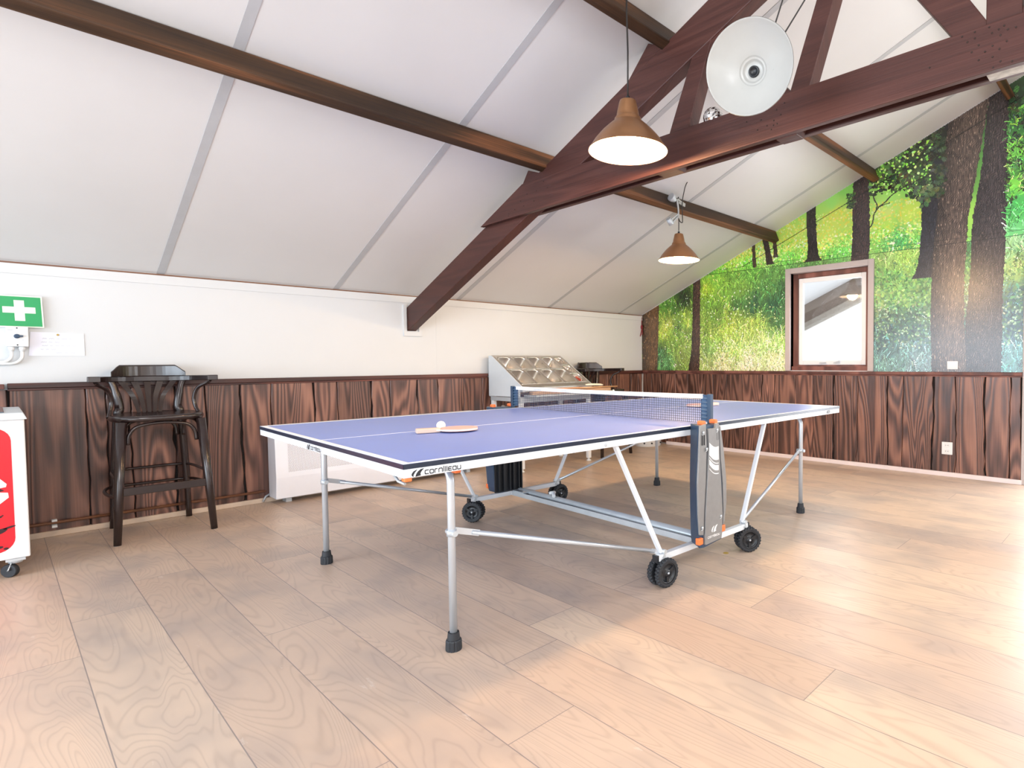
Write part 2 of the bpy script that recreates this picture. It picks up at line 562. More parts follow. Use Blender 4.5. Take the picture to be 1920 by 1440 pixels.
mb = MB()
def front(x0, x1, z0, z1=None):
    if z1 is None: mb.prism([(x0, YF, z0), (x1, YF, z0), (x1, YF, roof(x1)), (x0, YF, roof(x0))], (0, 0.12, 0))
    else: mb.box((x0, YF, z0), (x1, YF + 0.12, z1))
front(0, 0.45, 0); front(0.45, 4.2, 0, 0.28); front(0.45, 4.2, 1.86 if roof(0.45) > 1.9 else 1.8); front(4.2, RIDGE, 0)
front(RIDGE, 5.0, 0); front(5.0, 8.2, 2.2); front(8.2, XR, 0); front(2.28, 2.36, 0.28, 1.9)
struct(mb.build('wall_front', M['white_wall']))

# ceiling: two white panelled slopes with grey joint strips
mb = MB(); T = 0.1
for x0, x1 in ((-0.12, RIDGE), (RIDGE, XR + 0.12)):
    z0 = RZ0 - RS * 0.12 if x0 < 0 else roof(RIDGE); z1 = roof(RIDGE) if x0 < 0 else RZ0 - RS * 0.12
    mb.hexa([(x0, YF, z0), (x1, YF, z1), (x1, 0.12, z1), (x0, 0.12, z0), (x0, YF, z0 + T), (x1, YF, z1 + T), (x1, 0.12, z1 + T), (x0, 0.12, z0 + T)])
mb.mi = 1
for k in range(-4, 5):
    yc = -2.74 - 1.147 * k
    if yc < YF or yc > -0.1: continue
    e = 0.003
    for side in (0, 1):
        xa, xb = (0.0, RIDGE) if side == 0 else (RIDGE, XR)
        h = 0.022
        mb.hexa([(xa, yc - h, roof(xa) - e), (xb, yc - h, roof(xb) - e), (xb, yc + h, roof(xb) - e), (xa, yc + h, roof(xa) - e),
                 (xa, yc - h, roof(xa) + e), (xb, yc - h, roof(xb) + e), (xb, yc + h, roof(xb) + e), (xa, yc + h, roof(xa) + e)])
struct(mb.build('ceiling', [M['ceiling'], M['strip']]))

# eaves: dark strip standing in for the shadow line, white batten, and the frame around the truss foot
mb = MB()
mb.box((0.0, YF + 0.12, 1.655), (0.010, 0.0, 1.716)); mb.mi = 1; mb.box((0.0, YF + 0.12, 1.716), (0.006, 0.0, 1.727))
mb.mi = 0
for lo, hi in (((0, -3.312, 1.388), (0.018, -3.284, 1.635)), ((0, -3.312, 1.345), (0.018, -3.135, 1.388)), ((0, -3.165, 1.388), (0.018, -3.135, 1.635))):
    mb.box(lo, hi)
for yj in (-2.985,): mb.box((0, yj - 0.001, 0.98), (0.0012, yj + 0.001, 1.655))
struct(mb.build('trim_1', [M['white_wall'], M['pipe_shadow_brown']]))


# ---- wainscot of live-edged planks
def planks(seams, wall, z0, z1, gaps):
    """wall 'left' (x=0, seams in y) or 'back' (y=0, seams in x)"""
    mb = MB()
    P = (lambda s, z, d: (d, s, z)) if wall == 'left' else (lambda s, z, d: (s, -d, z))
    n = 12
    zs = [z0 + (z1 - z0) * i / n for i in range(n + 1)]
    edges = []
    for s, g in zip(seams, gaps):
        w = [0.0]
        for i in range(n): w.append(w[-1] * 0.85 + rng.normal(0, 0.0035))
        lean = rng.normal(0, 0.007)
        edges.append([(s + w[i] + lean * (i / n - .5) - g / 2 * (1 + 0.5 * rng.normal()), s + w[i] + lean * (i / n - .5) + g / 2 * (1 + .4 * rng.normal())) for i in range(n + 1)])
    for a in range(len(seams) - 1):
        d = 0.019 + rng.uniform(0, 0.007)
        L = [e[1] for e in edges[a]]; Rr = [max(e[0], l + 0.02) for e, l in zip(edges[a + 1], L)]
        b = 0.004
        # front, bevelled edges, sides
        cols = [[P(L[i], zs[i], 0.004) for i in range(n + 1)], [P(L[i], zs[i], d - b) for i in range(n + 1)], [P(L[i] + b, zs[i], d) for i in range(n + 1)],
                [P(Rr[i] - b, zs[i], d) for i in range(n + 1)], [P(Rr[i], zs[i], d - b) for i in range(n + 1)], [P(Rr[i], zs[i], 0.004) for i in range(n + 1)]]
        k = mb.addv([p for c in cols for p in c]); m = n + 1
        for c in range(5):
            for i in range(n): mb.face((k + c * m + i, k + c * m + i + 1, k + (c + 1) * m + i + 1, k + (c + 1) * m + i))
        mb.face([k + c * m for c in range(6)]); mb.face([k + c * m + n for c in range(6)])
    mb.mi = 1
    a, b = seams[0], seams[-1]
    lo, hi = P(a, z0, 0.0), P(b, z1, 0.005)
    mb.box([min(p, q) for p, q in zip(lo, hi)], [max(p, q) for p, q in zip(lo, hi)])
    return mb


ls = [-9.08, -8.8, -8.55, -8.2, -7.95, -7.7, -7.4, -7.15, -6.85, -6.6, -6.3, -6.05, -5.772, -5.440, -5.346, -5.214, -4.987, -4.803, -4.590, -4.389, -4.082, -3.904, -3.628, -3.462, -3.200, -2.973, -2.720, -2.50, -2.27, -2.02, -1.80, -1.55, -1.30, -1.12, -0.921, -0.70, -0.506, -0.263, -0.106, -0.028]
lg = [0.006] * len(ls)
for i in (12, 16, 18, 20, 22, 24, 34, 37): lg[i] = 0.013
struct(planks(ls, 'left', 0.02, 0.94, lg).build('trim_2', [M['plank'], M['gap']]))
bs = [0.028, 0.364, 0.813, 1.042, 1.395, 1.877, 2.037, 2.318, 2.527, 2.757, 3.010, 3.313, 3.463, 3.732, 3.931, 4.185, 4.371, 4.458]
bs = [0.028, 0.19, 0.364, 0.60, 0.813, 1.042, 1.215, 1.395, 1.63, 1.877, 2.037, 2.318, 2.527, 2.757, 3.010, 3.313, 3.463, 3.732, 3.931, 4.185, 4.371, 4.458]
bg = [0.005] * len(bs)
for i in (2, 9, 13, 15, 17, 19): bg[i] = 0.014
struct(planks(bs, 'back', 0.02, 0.94, bg).build('trim_3', [M['plank'], M['gap']]))

# cap rails on the wainscot
mb = MB()
mb.box((0.0, -5.775, 0.948), (0.052, -2.445, 0.980)); mb.box((0.0, -5.775, 0.934), (0.036, -2.445, 0.948))
mb.box((0.0, -1.50, 0.948), (0.045, 0.0, 0.978)); mb.box((0.0, -1.50, 0.934), (0.032, 0.0, 0.948))
mb.box((0.0, YF + 0.13, 0.945), (0.075, -5.787, 0.976))
struct(mb.build('trim_4', M['cap'], bevel=0.003))
mb = MB()
mb.box((0.047, -0.045, 0.948), (4.46, 0.0, 0.978)); mb.box((0.034, -0.030, 0.934), (4.46, 0.0, 0.948))
struct(mb.build('trim_5', M['win_wood'], bevel=0.003))

mb = MB(); mb.box((0.0, YF + 0.13, 0.0), (0.034, -0.0, 0.036)); struct(mb.build('baseboard_left', M['baseboard_l'], bevel=0.004))
mb = MB(); mb.box((0.45, -0.036, 0.0), (4.47, 0.0, 0.042)); struct(mb.build('baseboard_back', M['baseboard_b'], bevel=0.004))

# ---- window_1: grey reveal frame, brown timber frame, white casement
win = bpy.data.objects.new('window_1', None); COL.objects.link(win); win.location = (2.68, 0.05, 0.985); win['_o'] = [2.68, 0.05, 0.985]; struct(win)
def frame(mb, x0, x1, z0, z1, w, y0, y1, top=None, bot=None, ztop=0.0):
    t = w if top is None else top; b = w if bot is None else bot
    mb.box((x0, y0, z0), (x0 + w, y1, z1)); mb.box((x1 - w, y0, z0), (x1, y1, z1))
    mb.box((x0 + w, y0, z1 - t), (x1 - w, y1, z1))
    if b: mb.box((x0 + w, y0, z0), (x1 - w, y1, z0 + b))
mb = MB(); frame(mb, 2.187, 3.172, 0.979, 2.112, 0.058, -0.028, 0.118, bot=0.0)
mb.build('reveal_frame', M['grey_frame'], win, world=True, bevel=0.004, label='grey painted reveal frame')
mb = MB(); frame(mb, 2.246, 3.128, 0.985, 2.052, 0.062, 0.050, 0.110, top=0.05, bot=0.062)
mb.box((2.246, 0.018, 0.985), (3.128, 0.05, 1.03))
mb.build('timber_frame', M['win_wood'], win, world=True, bevel=0.004, label='brown timber frame')
mb = MB(); frame(mb, 2.310, 3.066, 1.048, 2.000, 0.050, 0.060, 0.100)
mb.build('casement', M['white_paint'], win, world=True, bevel=0.004, label='white casement sash')
mb = MB(); mb.box((2.362, 0.078, 1.100), (3.014, 0.084, 1.948))
mb.build('window_pane', M['glass'], win, world=True)
for xc, tilt in ((2.60, 0.0), (2.76, 0.02)):
    mb = MB(); mb.box((xc - 0.03, 0.045, 1.062), (xc + 0.03, 0.060, 1.078)); mb.bar((xc - 0.035, 0.043, 1.066), (xc + 0.04, 0.040, 1.070 + tilt), 0.010, 0.012)
    mb.build('window_latch', M['galv'], win, world=True)

# ---- door_1: glazed end door at the right edge of the picture
dr = bpy.data.objects.new('door_1', None); COL.objects.link(dr); dr.location = (5.08, 0.05, 0); dr['_o'] = [5.08, 0.05, 0]; struct(dr)
mb = MB(); frame(mb, 4.462, 5.71, 0.0, 2.125, 0.055, -0.03, 0.118, bot=0.0)
mb.build('door_frame', M['grey_frame'], dr, world=True, bevel=0.004)
mb = MB(); frame(mb, 4.52, 5.65, 0.01, 2.06, 0.10, 0.04, 0.085, bot=0.16)
mb.build('door_leaf', M['white_paint'], dr, world=True, bevel=0.004)
mb = MB(); mb.box((4.615, 0.058, 0.165), (5.555, 0.064, 1.965)); mb.build('door_pane', M['glass'], dr, world=True)
mb = MB(); mb.tube([(4.60, 0.03, 1.02), (4.60, -0.03, 1.02), (4.72, -0.03, 1.02)], 0.010); mb.build('door_handle', M['alu'], dr, world=True)

# ---- lean-to roof seen outside through the window
po = thing('porch_roof', 'sloping white porch soffit with brown fascia seen outside through the window', 'roof', (2.0, 0.6, 1.4))
def zc(x, off): return off + 0.43 * (x - 1.96)
mb = MB()
mb.hexa([(-1.5, 0.14, zc(-1.5, 1.83)), (2.64, 0.14, zc(2.64, 1.83)), (2.64, 1.02, zc(2.64, 1.83)), (-1.5, 1.02, zc(-1.5, 1.83)),
         (-1.5, 0.14, zc(-1.5, 1.89)), (2.64, 0.14, zc(2.64, 1.89)), (2.64, 1.02, zc(2.64, 1.89)), (-1.5, 1.02, zc(-1.5, 1.89))])
mb.build('soffit', M['white_paint'], po, world=True)
for nm, a, b, mt, y0 in (('fascia_board', 1.59, 1.85, 'fascia', 1.0), ('drip_board', 1.498, 1.595, 'fascia2', 0.985)):
    mb = MB()
    mb.hexa([(-1.5, y0, zc(-1.5, a)), (2.64, y0, zc(2.64, a)), (2.64, 1.03, zc(2.64, a)), (-1.5, 1.03, zc(-1.5, a)),
             (-1.5, y0, zc(-1.5, b)), (2.64, y0, zc(2.64, b)), (2.64, 1.03, zc(2.64, b)), (-1.5, 1.03, zc(-1.5, b))])
    mb.build(nm, M[mt], po, world=True)


# ================================================================== FOREST MURAL (a flat print on the gable wall)
PX = 0.006
MX0, MX1, MZ0, MZ1 = 0.0, 4.86, 0.972, 3.70
NX, NZ = int((MX1 - MX0) / PX), int((MZ1 - MZ0) / PX)
gx = MX0 + (np.arange(NX) + .5) * PX; gz = MZ0 + (np.arange(NZ) + .5) * PX
X, Z = np.meshgrid(gx, gz)
CP = [  # x, z, r, g, b : what the print shows
    (.4, 1.05, 70, 120, 70), (.45, 1.3, 96, 130, 44), (.4, 1.45, 150, 176, 60), (.6, 1.35, 110, 150, 56), (.5, 1.6, 160, 180, 70), (.75, 1.6, 130, 165, 60), (.55, 1.75, 60, 105, 40), (.75, 1.9, 26, 44, 22), (.4, 1.82, 70, 120, 40), (.7, 1.15, 118, 140, 66),
    (.34, 1.15, 40, 70, 40), (.62, 1.5, 60, 90, 44),
    (1.1, 1.05, 150, 168, 92), (1.3, 1.02, 186, 190, 128), (1.7, 1.03, 206, 208, 168), (2.1, 1.05, 196, 204, 150), (1.2, 1.25, 130, 170, 70), (1.5, 1.25, 158, 196, 92), (1.9, 1.25, 160, 200, 108), (2.15, 1.3, 150, 200, 96), (1.15, 1.15, 84, 124, 66),
    (1.1, 1.45, 110, 140, 50), (1.4, 1.45, 150, 180, 66), (1.75, 1.5, 140, 170, 70), (2.1, 1.5, 56, 96, 54), (1.25, 1.6, 90, 130, 50), (1.5, 1.62, 120, 150, 56), (1.75, 1.7, 36, 76, 50), (2.05, 1.72, 34, 74, 48), (1.55, 1.75, 52, 96, 50), (1.2, 1.78, 96, 140, 50),
    (1.1, 1.95, 150, 190, 50), (1.35, 1.9, 110, 160, 56), (1.6, 1.95, 112, 156, 62), (1.95, 1.9, 74, 124, 58), (1.2, 2.08, 120, 180, 60), (1.7, 2.1, 90, 150, 56), (2.1, 2.08, 96, 150, 70), (2.15, 1.85, 46, 86, 46),
    (1.05, 2.2, 60, 130, 40), (1.3, 2.23, 110, 190, 60), (1.7, 2.23, 120, 210, 70), (2.2, 2.23, 110, 200, 76), (2.8, 2.2, 100, 190, 80), (3.4, 2.2, 70, 150, 76),
    (1.4, 2.35, 170, 200, 70), (1.65, 2.4, 176, 204, 90), (1.9, 2.35, 176, 208, 110), (2.2, 2.4, 180, 208, 90), (2.7, 2.42, 184, 208, 84), (3.3, 2.4, 166, 208, 76), (3.5, 2.5, 180, 206, 76), (2.3, 2.55, 172, 204, 84), (2.75, 2.6, 192, 204, 76), (3.3, 2.58, 188, 208, 100), (1.95, 2.5, 150, 200, 90),
    (2.3, 2.72, 136, 204, 86), (2.7, 2.78, 140, 206, 96), (3.3, 2.72, 150, 210, 96), (3.5, 2.75, 130, 200, 84), (3.4, 2.33, 84, 160, 76), (2.9, 2.9, 120, 190, 80), (3.3, 2.9, 80, 140, 50), (3.5, 3.0, 44, 70, 34), (3.7, 3.1, 26, 34, 22), (3.4, 3.05, 60, 100, 40), (3.75, 2.9, 36, 46, 30), (3.8, 3.25, 20, 26, 18),
    (3.3, 2.05, 140, 176, 92), (3.5, 2.05, 150, 190, 84), (3.3, 1.85, 70, 120, 66), (3.5, 1.9, 130, 176, 80), (3.6, 1.8, 60, 106, 60), (3.3, 1.7, 100, 150, 76), (3.5, 1.66, 110, 160, 80), (3.3, 1.5, 46, 80, 60), (3.55, 1.5, 50, 84, 66), (3.3, 1.35, 36, 62, 66), (3.55, 1.35, 40, 66, 70), (3.3, 1.2, 66, 96, 92), (3.55, 1.2, 80, 110, 110), (3.3, 1.05, 96, 130, 120), (3.6, 1.02, 104, 130, 130),
    (4.03, 2.0, 60, 110, 60), (4.03, 1.5, 50, 66, 60), (4.05, 2.4, 150, 200, 80), (4.38, 1.1, 84, 130, 130), (4.38, 1.35, 40, 70, 84), (4.38, 1.6, 54, 90, 92), (4.4, 1.85, 150, 176, 100), (4.38, 2.05, 140, 190, 130), (4.4, 2.2, 100, 190, 110), (4.4, 2.4, 70, 170, 80), (4.4, 2.6, 120, 210, 70), (4.4, 2.75, 60, 120, 50), (4.4, 2.9, 110, 200, 70), (4.42, 3.1, 50, 110, 50), (4.42, 3.3, 30, 50, 30), (4.7, 3.0, 80, 150, 60), (4.7, 2.5, 90, 180, 70), (4.7, 1.5, 80, 120, 100)]
num = np.zeros((NZ, NX, 3)); den = np.zeros((NZ, NX))
def wob(seed, sx, sz, n=5):
    r = np.random.default_rng(seed); o = np.zeros_like(X)
    for i in range(n):
        k = 2 ** (i * .7); o += np.sin(X * sx * k * r.uniform(.7, 1.3) + r.uniform(0, 6.3) + 1.3 * np.sin(Z * sz * k * r.uniform(.7, 1.3) + r.uniform(0, 6.3))) * np.sin(Z * sz * k + r.uniform(0, 6.3)) / (i + 1)
    return o
Xw = X + 0.03 * wob(1, 9, 9); Zw = Z + 0.03 * wob(2, 9, 9)
for x, z, r, g, b in CP:
    w = 1.0 / (((Xw - x) ** 2 + (Zw - z) ** 2 + 0.002) ** 1.6)
    w = w * np.where((z > 2.16) == (Z > 2.16), 1.0, 0.02)
    den += w; num += w[..., None] * np.array([r, g, b], float)
IMG = num / den[..., None]
def stamp(px, pz, col):
    ix = ((px - MX0) / PX).astype(int); iz = ((pz - MZ0) / PX).astype(int)
    ok = (ix >= 0) & (ix < NX) & (iz >= 0) & (iz < NZ)
    IMG[iz[ok], ix[ok]] = col[ok] if col.ndim > 1 else col
def under(px, pz):
    ix = np.clip(((px - MX0) / PX).astype(int), 0, NX - 1); iz = np.clip(((pz - MZ0) / PX).astype(int), 0, NZ - 1)
    return IMG[iz, ix]
def strokes(n, x0, x1, z0, z1, lmin, lmax, lean, jit, wid=1, curve=0.3):
    """many short grass strokes, each the colour of the ground below it, lighter or darker"""
    bx = rng.uniform(x0, x1, n); bz = rng.uniform(z0, z1, n)
    order = np.argsort(-bz); bx, bz = bx[order], bz[order]
    c = under(bx, bz + 0.03 * rng.normal(size=n)) * np.exp(rng.normal(0, jit, (n, 1))) + rng.normal(0, 5, (n, 3))
    a = rng.normal(0, lean, n); L = rng.uniform(lmin, lmax, n); cu = rng.normal(0, curve, n)
    for t in np.linspace(0, 1, 14):
        ang = a + cu * t
        for k in range(wid):
            stamp(bx + np.sin(ang) * L * t + k * PX, bz + np.cos(ang) * L * t, np.clip(c * (0.85 + .3 * t), 0, 255))
strokes(9000, 0.0, 4.8, .9, 2.15, .02, .06, .5, .28)
strokes(5200, 0.2, 4.8, .9, 2.12, .04, .13, .35, .30)
strokes(900, 0.3, 2.2, .9, 1.55, .08, .2, .3, .25, 1, .6)
strokes(3000, 1.0, 3.7, 2.16, 2.35, .01, .035, .4, .2)
def dots(n, x0, x1, z0, z1, smin, smax, cols, asp=1.0, mixc=0.0):
    px = rng.uniform(x0, x1, n); pz = rng.uniform(z0, z1, n); s = rng.uniform(smin, smax, n); c = np.array(cols, float)[rng.integers(0, len(cols), n)]
    c = c + rng.normal(0, 9, (n, 3)); c = c * (1 - mixc) + under(px, pz) * mixc
    a = rng.uniform(0, PI, n)
    for u in np.linspace(-1, 1, 9):
        for v in np.linspace(-1, 1, 9):
            if u * u + v * v > 1: continue
            stamp(px + (u * np.cos(a) - v * asp * np.sin(a)) * s, pz + (u * np.sin(a) + v * asp * np.cos(a)) * s, np.clip(c, 0, 255))
YEL = [(232, 206, 60), (240, 190, 60), (238, 214, 110), (214, 226, 120), (240, 232, 190), (150, 210, 70)]
dots(1900, 1.3, 3.62, 2.28, 2.66, .003, .011, YEL, .6, .5)
dots(500, 1.1, 3.62, 2.18, 2.42, .004, .012, [(232, 240, 220), (200, 232, 120), (90, 190, 60), (240, 220, 120)], .6, .3)
dots(260, .35, 2.15, 1.0, 1.95, .003, .008, [(226, 236, 216), (206, 224, 170)], .7, .2)
dots(420, 1.2, 2.15, .98, 1.35, .004, .012, [(226, 230, 206), (206, 220, 176), (110, 150, 90)], .4, .3)
LEAF = [(120, 160, 90), (70, 116, 60), (150, 190, 110), (40, 76, 48), (96, 140, 84)]
dots(1500, 3.17, 4.46, 1.25, 2.05, .006, .02, LEAF, .5, .55)
dots(500, 3.17, 3.75, 1.62, 1.95, .008, .022, [(150, 190, 100), (110, 160, 84), (60, 110, 60)], .45, .35)
dots(260, 3.2, 4.45, 1.2, 1.7, .004, .010, [(190, 206, 170), (160, 186, 150)], .5, .3)


def trunk(left, right, base, streak, spots, dark_l=0.5):
    """left/right: outline (x,z) lists from top to bottom"""
    zl = np.array([p[1] for p in left][::-1]); xl = np.array([p[0] for p in left][::-1])
    zr = np.array([p[1] for p in right][::-1]); xr = np.array([p[0] for p in right][::-1])
    a = np.interp(Z, zl, xl) + 0.0035 * np.sin(Z * 37 + 4 * np.sin(Z * 13)) + 0.0015 * np.sin(Z * 101 + 5 * np.sin(Z * 29)); b = np.interp(Z, zr, xr) + 0.0035 * np.sin(Z * 41 + 4 * np.sin(Z * 17)) + 0.0015 * np.sin(Z * 93 + 5 * np.sin(Z * 33))
    zt = max(zl.max(), zr.max()); zb = min(zl.min(), zr.min())
    mk = (X >= a) & (X <= b) & (Z <= zt) & (Z >= zb)
    t = np.clip((X - a) / np.maximum(b - a, 1e-3), 0, 1)
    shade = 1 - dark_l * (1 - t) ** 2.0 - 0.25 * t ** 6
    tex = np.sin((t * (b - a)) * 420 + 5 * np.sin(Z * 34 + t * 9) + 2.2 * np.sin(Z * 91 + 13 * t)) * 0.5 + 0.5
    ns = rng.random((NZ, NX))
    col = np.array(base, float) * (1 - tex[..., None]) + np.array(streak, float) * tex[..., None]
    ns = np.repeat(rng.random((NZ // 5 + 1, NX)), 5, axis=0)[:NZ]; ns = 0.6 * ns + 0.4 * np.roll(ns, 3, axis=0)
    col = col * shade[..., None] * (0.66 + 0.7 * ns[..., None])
    sp = (np.repeat(rng.random((NZ // 3 + 1, NX)), 3, axis=0)[:NZ] < 0.035)
    col = np.where(sp[..., None], np.array(spots, float) * (0.6 + .5 * ns[..., None]), col)
    IMG[mk] = np.clip(col, 0, 255)[mk]


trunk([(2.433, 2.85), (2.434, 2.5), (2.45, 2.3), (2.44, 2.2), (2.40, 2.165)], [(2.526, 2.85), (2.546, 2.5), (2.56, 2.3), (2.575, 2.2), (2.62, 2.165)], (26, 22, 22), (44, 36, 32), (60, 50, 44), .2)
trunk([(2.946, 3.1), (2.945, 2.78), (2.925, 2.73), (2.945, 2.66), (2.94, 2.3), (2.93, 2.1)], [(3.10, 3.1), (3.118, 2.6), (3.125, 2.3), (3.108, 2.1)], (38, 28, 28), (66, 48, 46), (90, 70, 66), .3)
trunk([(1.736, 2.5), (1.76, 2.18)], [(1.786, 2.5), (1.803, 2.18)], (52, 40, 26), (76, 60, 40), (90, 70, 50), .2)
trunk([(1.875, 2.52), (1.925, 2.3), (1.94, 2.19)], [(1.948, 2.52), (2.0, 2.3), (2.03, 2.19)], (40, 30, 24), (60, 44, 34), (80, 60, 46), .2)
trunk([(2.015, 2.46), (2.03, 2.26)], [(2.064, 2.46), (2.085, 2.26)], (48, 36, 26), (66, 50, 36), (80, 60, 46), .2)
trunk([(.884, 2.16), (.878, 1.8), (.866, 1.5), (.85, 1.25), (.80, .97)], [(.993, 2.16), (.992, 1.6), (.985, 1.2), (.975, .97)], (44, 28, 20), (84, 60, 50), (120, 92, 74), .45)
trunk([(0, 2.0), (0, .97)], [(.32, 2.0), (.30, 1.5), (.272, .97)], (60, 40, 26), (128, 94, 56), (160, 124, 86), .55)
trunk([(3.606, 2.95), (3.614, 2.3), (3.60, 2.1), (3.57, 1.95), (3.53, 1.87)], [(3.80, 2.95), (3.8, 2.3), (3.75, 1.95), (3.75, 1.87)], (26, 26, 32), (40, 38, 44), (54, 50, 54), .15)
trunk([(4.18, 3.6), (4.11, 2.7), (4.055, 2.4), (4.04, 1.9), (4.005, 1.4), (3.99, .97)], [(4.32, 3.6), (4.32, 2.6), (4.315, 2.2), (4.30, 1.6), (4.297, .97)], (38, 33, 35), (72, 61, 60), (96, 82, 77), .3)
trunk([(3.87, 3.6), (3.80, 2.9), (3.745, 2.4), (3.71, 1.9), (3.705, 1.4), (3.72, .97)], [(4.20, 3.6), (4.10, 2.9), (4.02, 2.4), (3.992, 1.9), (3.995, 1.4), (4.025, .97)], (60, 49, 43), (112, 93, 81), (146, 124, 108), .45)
# canopy leaves over the right half, a few twigs
DK = [(22, 30, 18), (34, 48, 28), (48, 66, 38), (64, 86, 50), (84, 108, 62)]
dots(700, 3.12, 3.78, 2.74, 3.45, .010, .034, DK, .6)
dots(220, 3.45, 3.82, 2.62, 3.3, .014, .04, DK[:4], .65)
dots(160, 3.15, 3.7, 2.7, 3.2, .004, .012, [(160, 220, 90), (200, 236, 140), (120, 190, 70)], .7)
dots(70, 2.88, 2.97, 2.66, 2.8, .006, .02, [(40, 60, 30), (70, 100, 50)], .4)
dots(170, 4.31, 4.6, 2.45, 3.45, .012, .034, DK[:4] + [(60, 130, 50)], .65)
dots(60, 4.31, 4.6, 2.45, 3.3, .006, .018, [(150, 230, 90), (120, 210, 80)], .7, .3)
dots(30, 3.55, 3.75, 2.55, 2.75, .01, .03, [(96, 112, 74), (70, 90, 56)], .7)
for (a, b, c, d) in ((3.11, 2.42, 3.2, 2.62), (3.2, 2.62, 3.42, 2.76), (3.2, 2.62, 3.3, 2.64), (3.18, 2.6, 3.16, 2.78), (3.42, 2.76, 3.7, 2.84)):
    t = np.linspace(0, 1, 160); xx = a + (c - a) * t + .012 * np.sin(t * 7); zz = b + (d - b) * t
    for k in (0, PX): stamp(xx + k, zz, np.tile(np.array([[34, 34, 28]], float), (160, 1)))
strokes(900, 4.3, 4.8, 2.2, 3.3, .02, .07, .9, .4, 1)
dots(36, .3, .32, 1.0, 1.1, .004, .01, [(110, 170, 90)], .4)
# panel joints of the print
JN = (np.abs(Z - 2.163) < 0.004); IMG[JN] = IMG[JN] * 0.45
JN = (np.abs(Z - 2.205) < 0.0032) & (X > 0.95); IMG[JN] = IMG[JN] * 0.7
JN = (np.abs(Z - (RZ0 + RS * X - 0.175)) < 0.0045) & (Z > 2.2); IMG[JN] = IMG[JN] * 0.35
IMG = np.clip(IMG * 1.06 + 4, 0, 255)
LIN = np.where(IMG / 255 <= 0.04045, IMG / 255 / 12.92, ((IMG / 255 + 0.055) / 1.055) ** 2.4)
keep = (Z < RZ0 + RS * X - 0.006) & ~((X > 2.20) & (X < 3.16) & (Z < 2.095)) & ~((X > 4.464) & (Z < 2.12))
vid = np.arange((NX + 1) * (NZ + 1)).reshape(NZ + 1, NX + 1)
vx, vz = np.meshgrid(MX0 + np.arange(NX + 1) * PX, MZ0 + np.arange(NZ + 1) * PX)
jj, ii = np.nonzero(keep)
F = np.stack([vid[jj, ii], vid[jj, ii + 1], vid[jj + 1, ii + 1], vid[jj + 1, ii]], 1)
used, inv = np.unique(F, return_inverse=True); F = inv.reshape(-1, 4)
V = np.stack([vx.ravel()[used], np.full(len(used), -0.003), vz.ravel()[used]], 1)
me = bpy.data.meshes.new('forest_mural')
me.vertices.add(len(V)); me.vertices.foreach_set('co', V.ravel())
me.loops.add(F.size); me.loops.foreach_set('vertex_index', F.ravel().astype(np.int32))
me.polygons.add(len(F)); me.polygons.foreach_set('loop_start', np.arange(0, F.size, 4).astype(np.int32))
me.update(calc_edges=True)
ca = me.color_attributes.new('print', 'FLOAT_COLOR', 'CORNER')
cc = np.ones((len(F), 4, 4)); cc[..., :3] = LIN[jj, ii][:, None, :]
ca.data.foreach_set('color', cc.ravel())
t = NT('forest_print_vinyl')
at = t.n('VertexColor', layer_name='print'); t.base(at.outputs[0]); t.rough(0.27); t.b.inputs['Specular IOR Level'].default_value = 0.85
me.materials.append(t.mat)
mu = bpy.data.objects.new('forest_mural', me); COL.objects.link(mu)
tag(mu, 'large printed forest mural of trees and grass covering the gable wall above the wainscot', 'mural')

# ================================================================== ROOF TIMBERS
Y0, Y1 = -3.275, -3.190         # the truss plane
tr = thing('roof_truss', 'dark red-brown timber roof truss with a double tie beam crossing above the table', 'roof truss', (0.0, -3.23, 1.4))
def rt(x): return 1.613 + 0.404 * x      # top edge of the left rafter
def rb(x): return 1.392 + 0.404 * x
def yprism(mb, pts, y0, y1): mb.prism([(x, y0, z) for x, z in pts], (0, y1 - y0, 0))
mirror = lambda pts: [(XR - x, z) for x, z in pts]
RAFT = [(0.004, 1.392), (0.004, 1.613), (RIDGE, rt(RIDGE)), (RIDGE, rb(RIDGE))]
for k in (0, 1):
    mb = MB(); yprism(mb, RAFT if k == 0 else mirror(RAFT), Y0, Y1); mb.build('rafter', M['truss'], tr, world=True, bevel=0.006)
for y0, y1, zb0, zb1 in ((-3.312, -3.276, 2.146, 2.188), (-3.189, -3.153, 2.166, 2.205)):
    mb = MB()
    xt = (2.366 - 1.613) / 0.404; xb = (zb0 - 1.613) / 0.404
    yprism(mb, [(xb, zb0), (RIDGE, zb1), (XR - xb, zb0), (XR - xt, 2.368), (xt, 2.366)], y0, y1)
    mb.build('tie_board', M['truss'], tr, world=True, bevel=0.004)
def member(name, top, bot, mt='truss', y0=Y0 + .002, y1=Y1 - .002, both=True, **kw):
    if name == 'brace': y0 += .005; y1 -= .005
    """top / bot: (x_left, x_right, z)"""
    pts = [(bot[0], bot[2]), (bot[1], bot[2]), (top[1], top[3] if len(top) > 3 else top[2]), (top[0], top[2])]
    for k in ((0, 1) if both else (0,)):
        mb = MB(); yprism(mb, pts if k == 0 else mirror(pts), y0, y1); mb.build(name, M[mt], tr, world=True, bevel=0.004, **kw)
member('strut', (3.375, 3.505, 2.775, 2.825), (3.11, 3.26, 2.172))
member('brace', (3.36, 3.56, 2.80, 2.85), (3.94, 4.04, 2.30))
member('strut', (4.215, 4.315, 3.10, 3.14), (3.885, 3.995, 2.175))
member('brace', (4.21, 4.36, 3.10, 3.16), (4.715, 4.845, 2.33))
member('king_post', (4.80, 4.92, 3.36), (4.80, 4.92, 2.26), both=False)
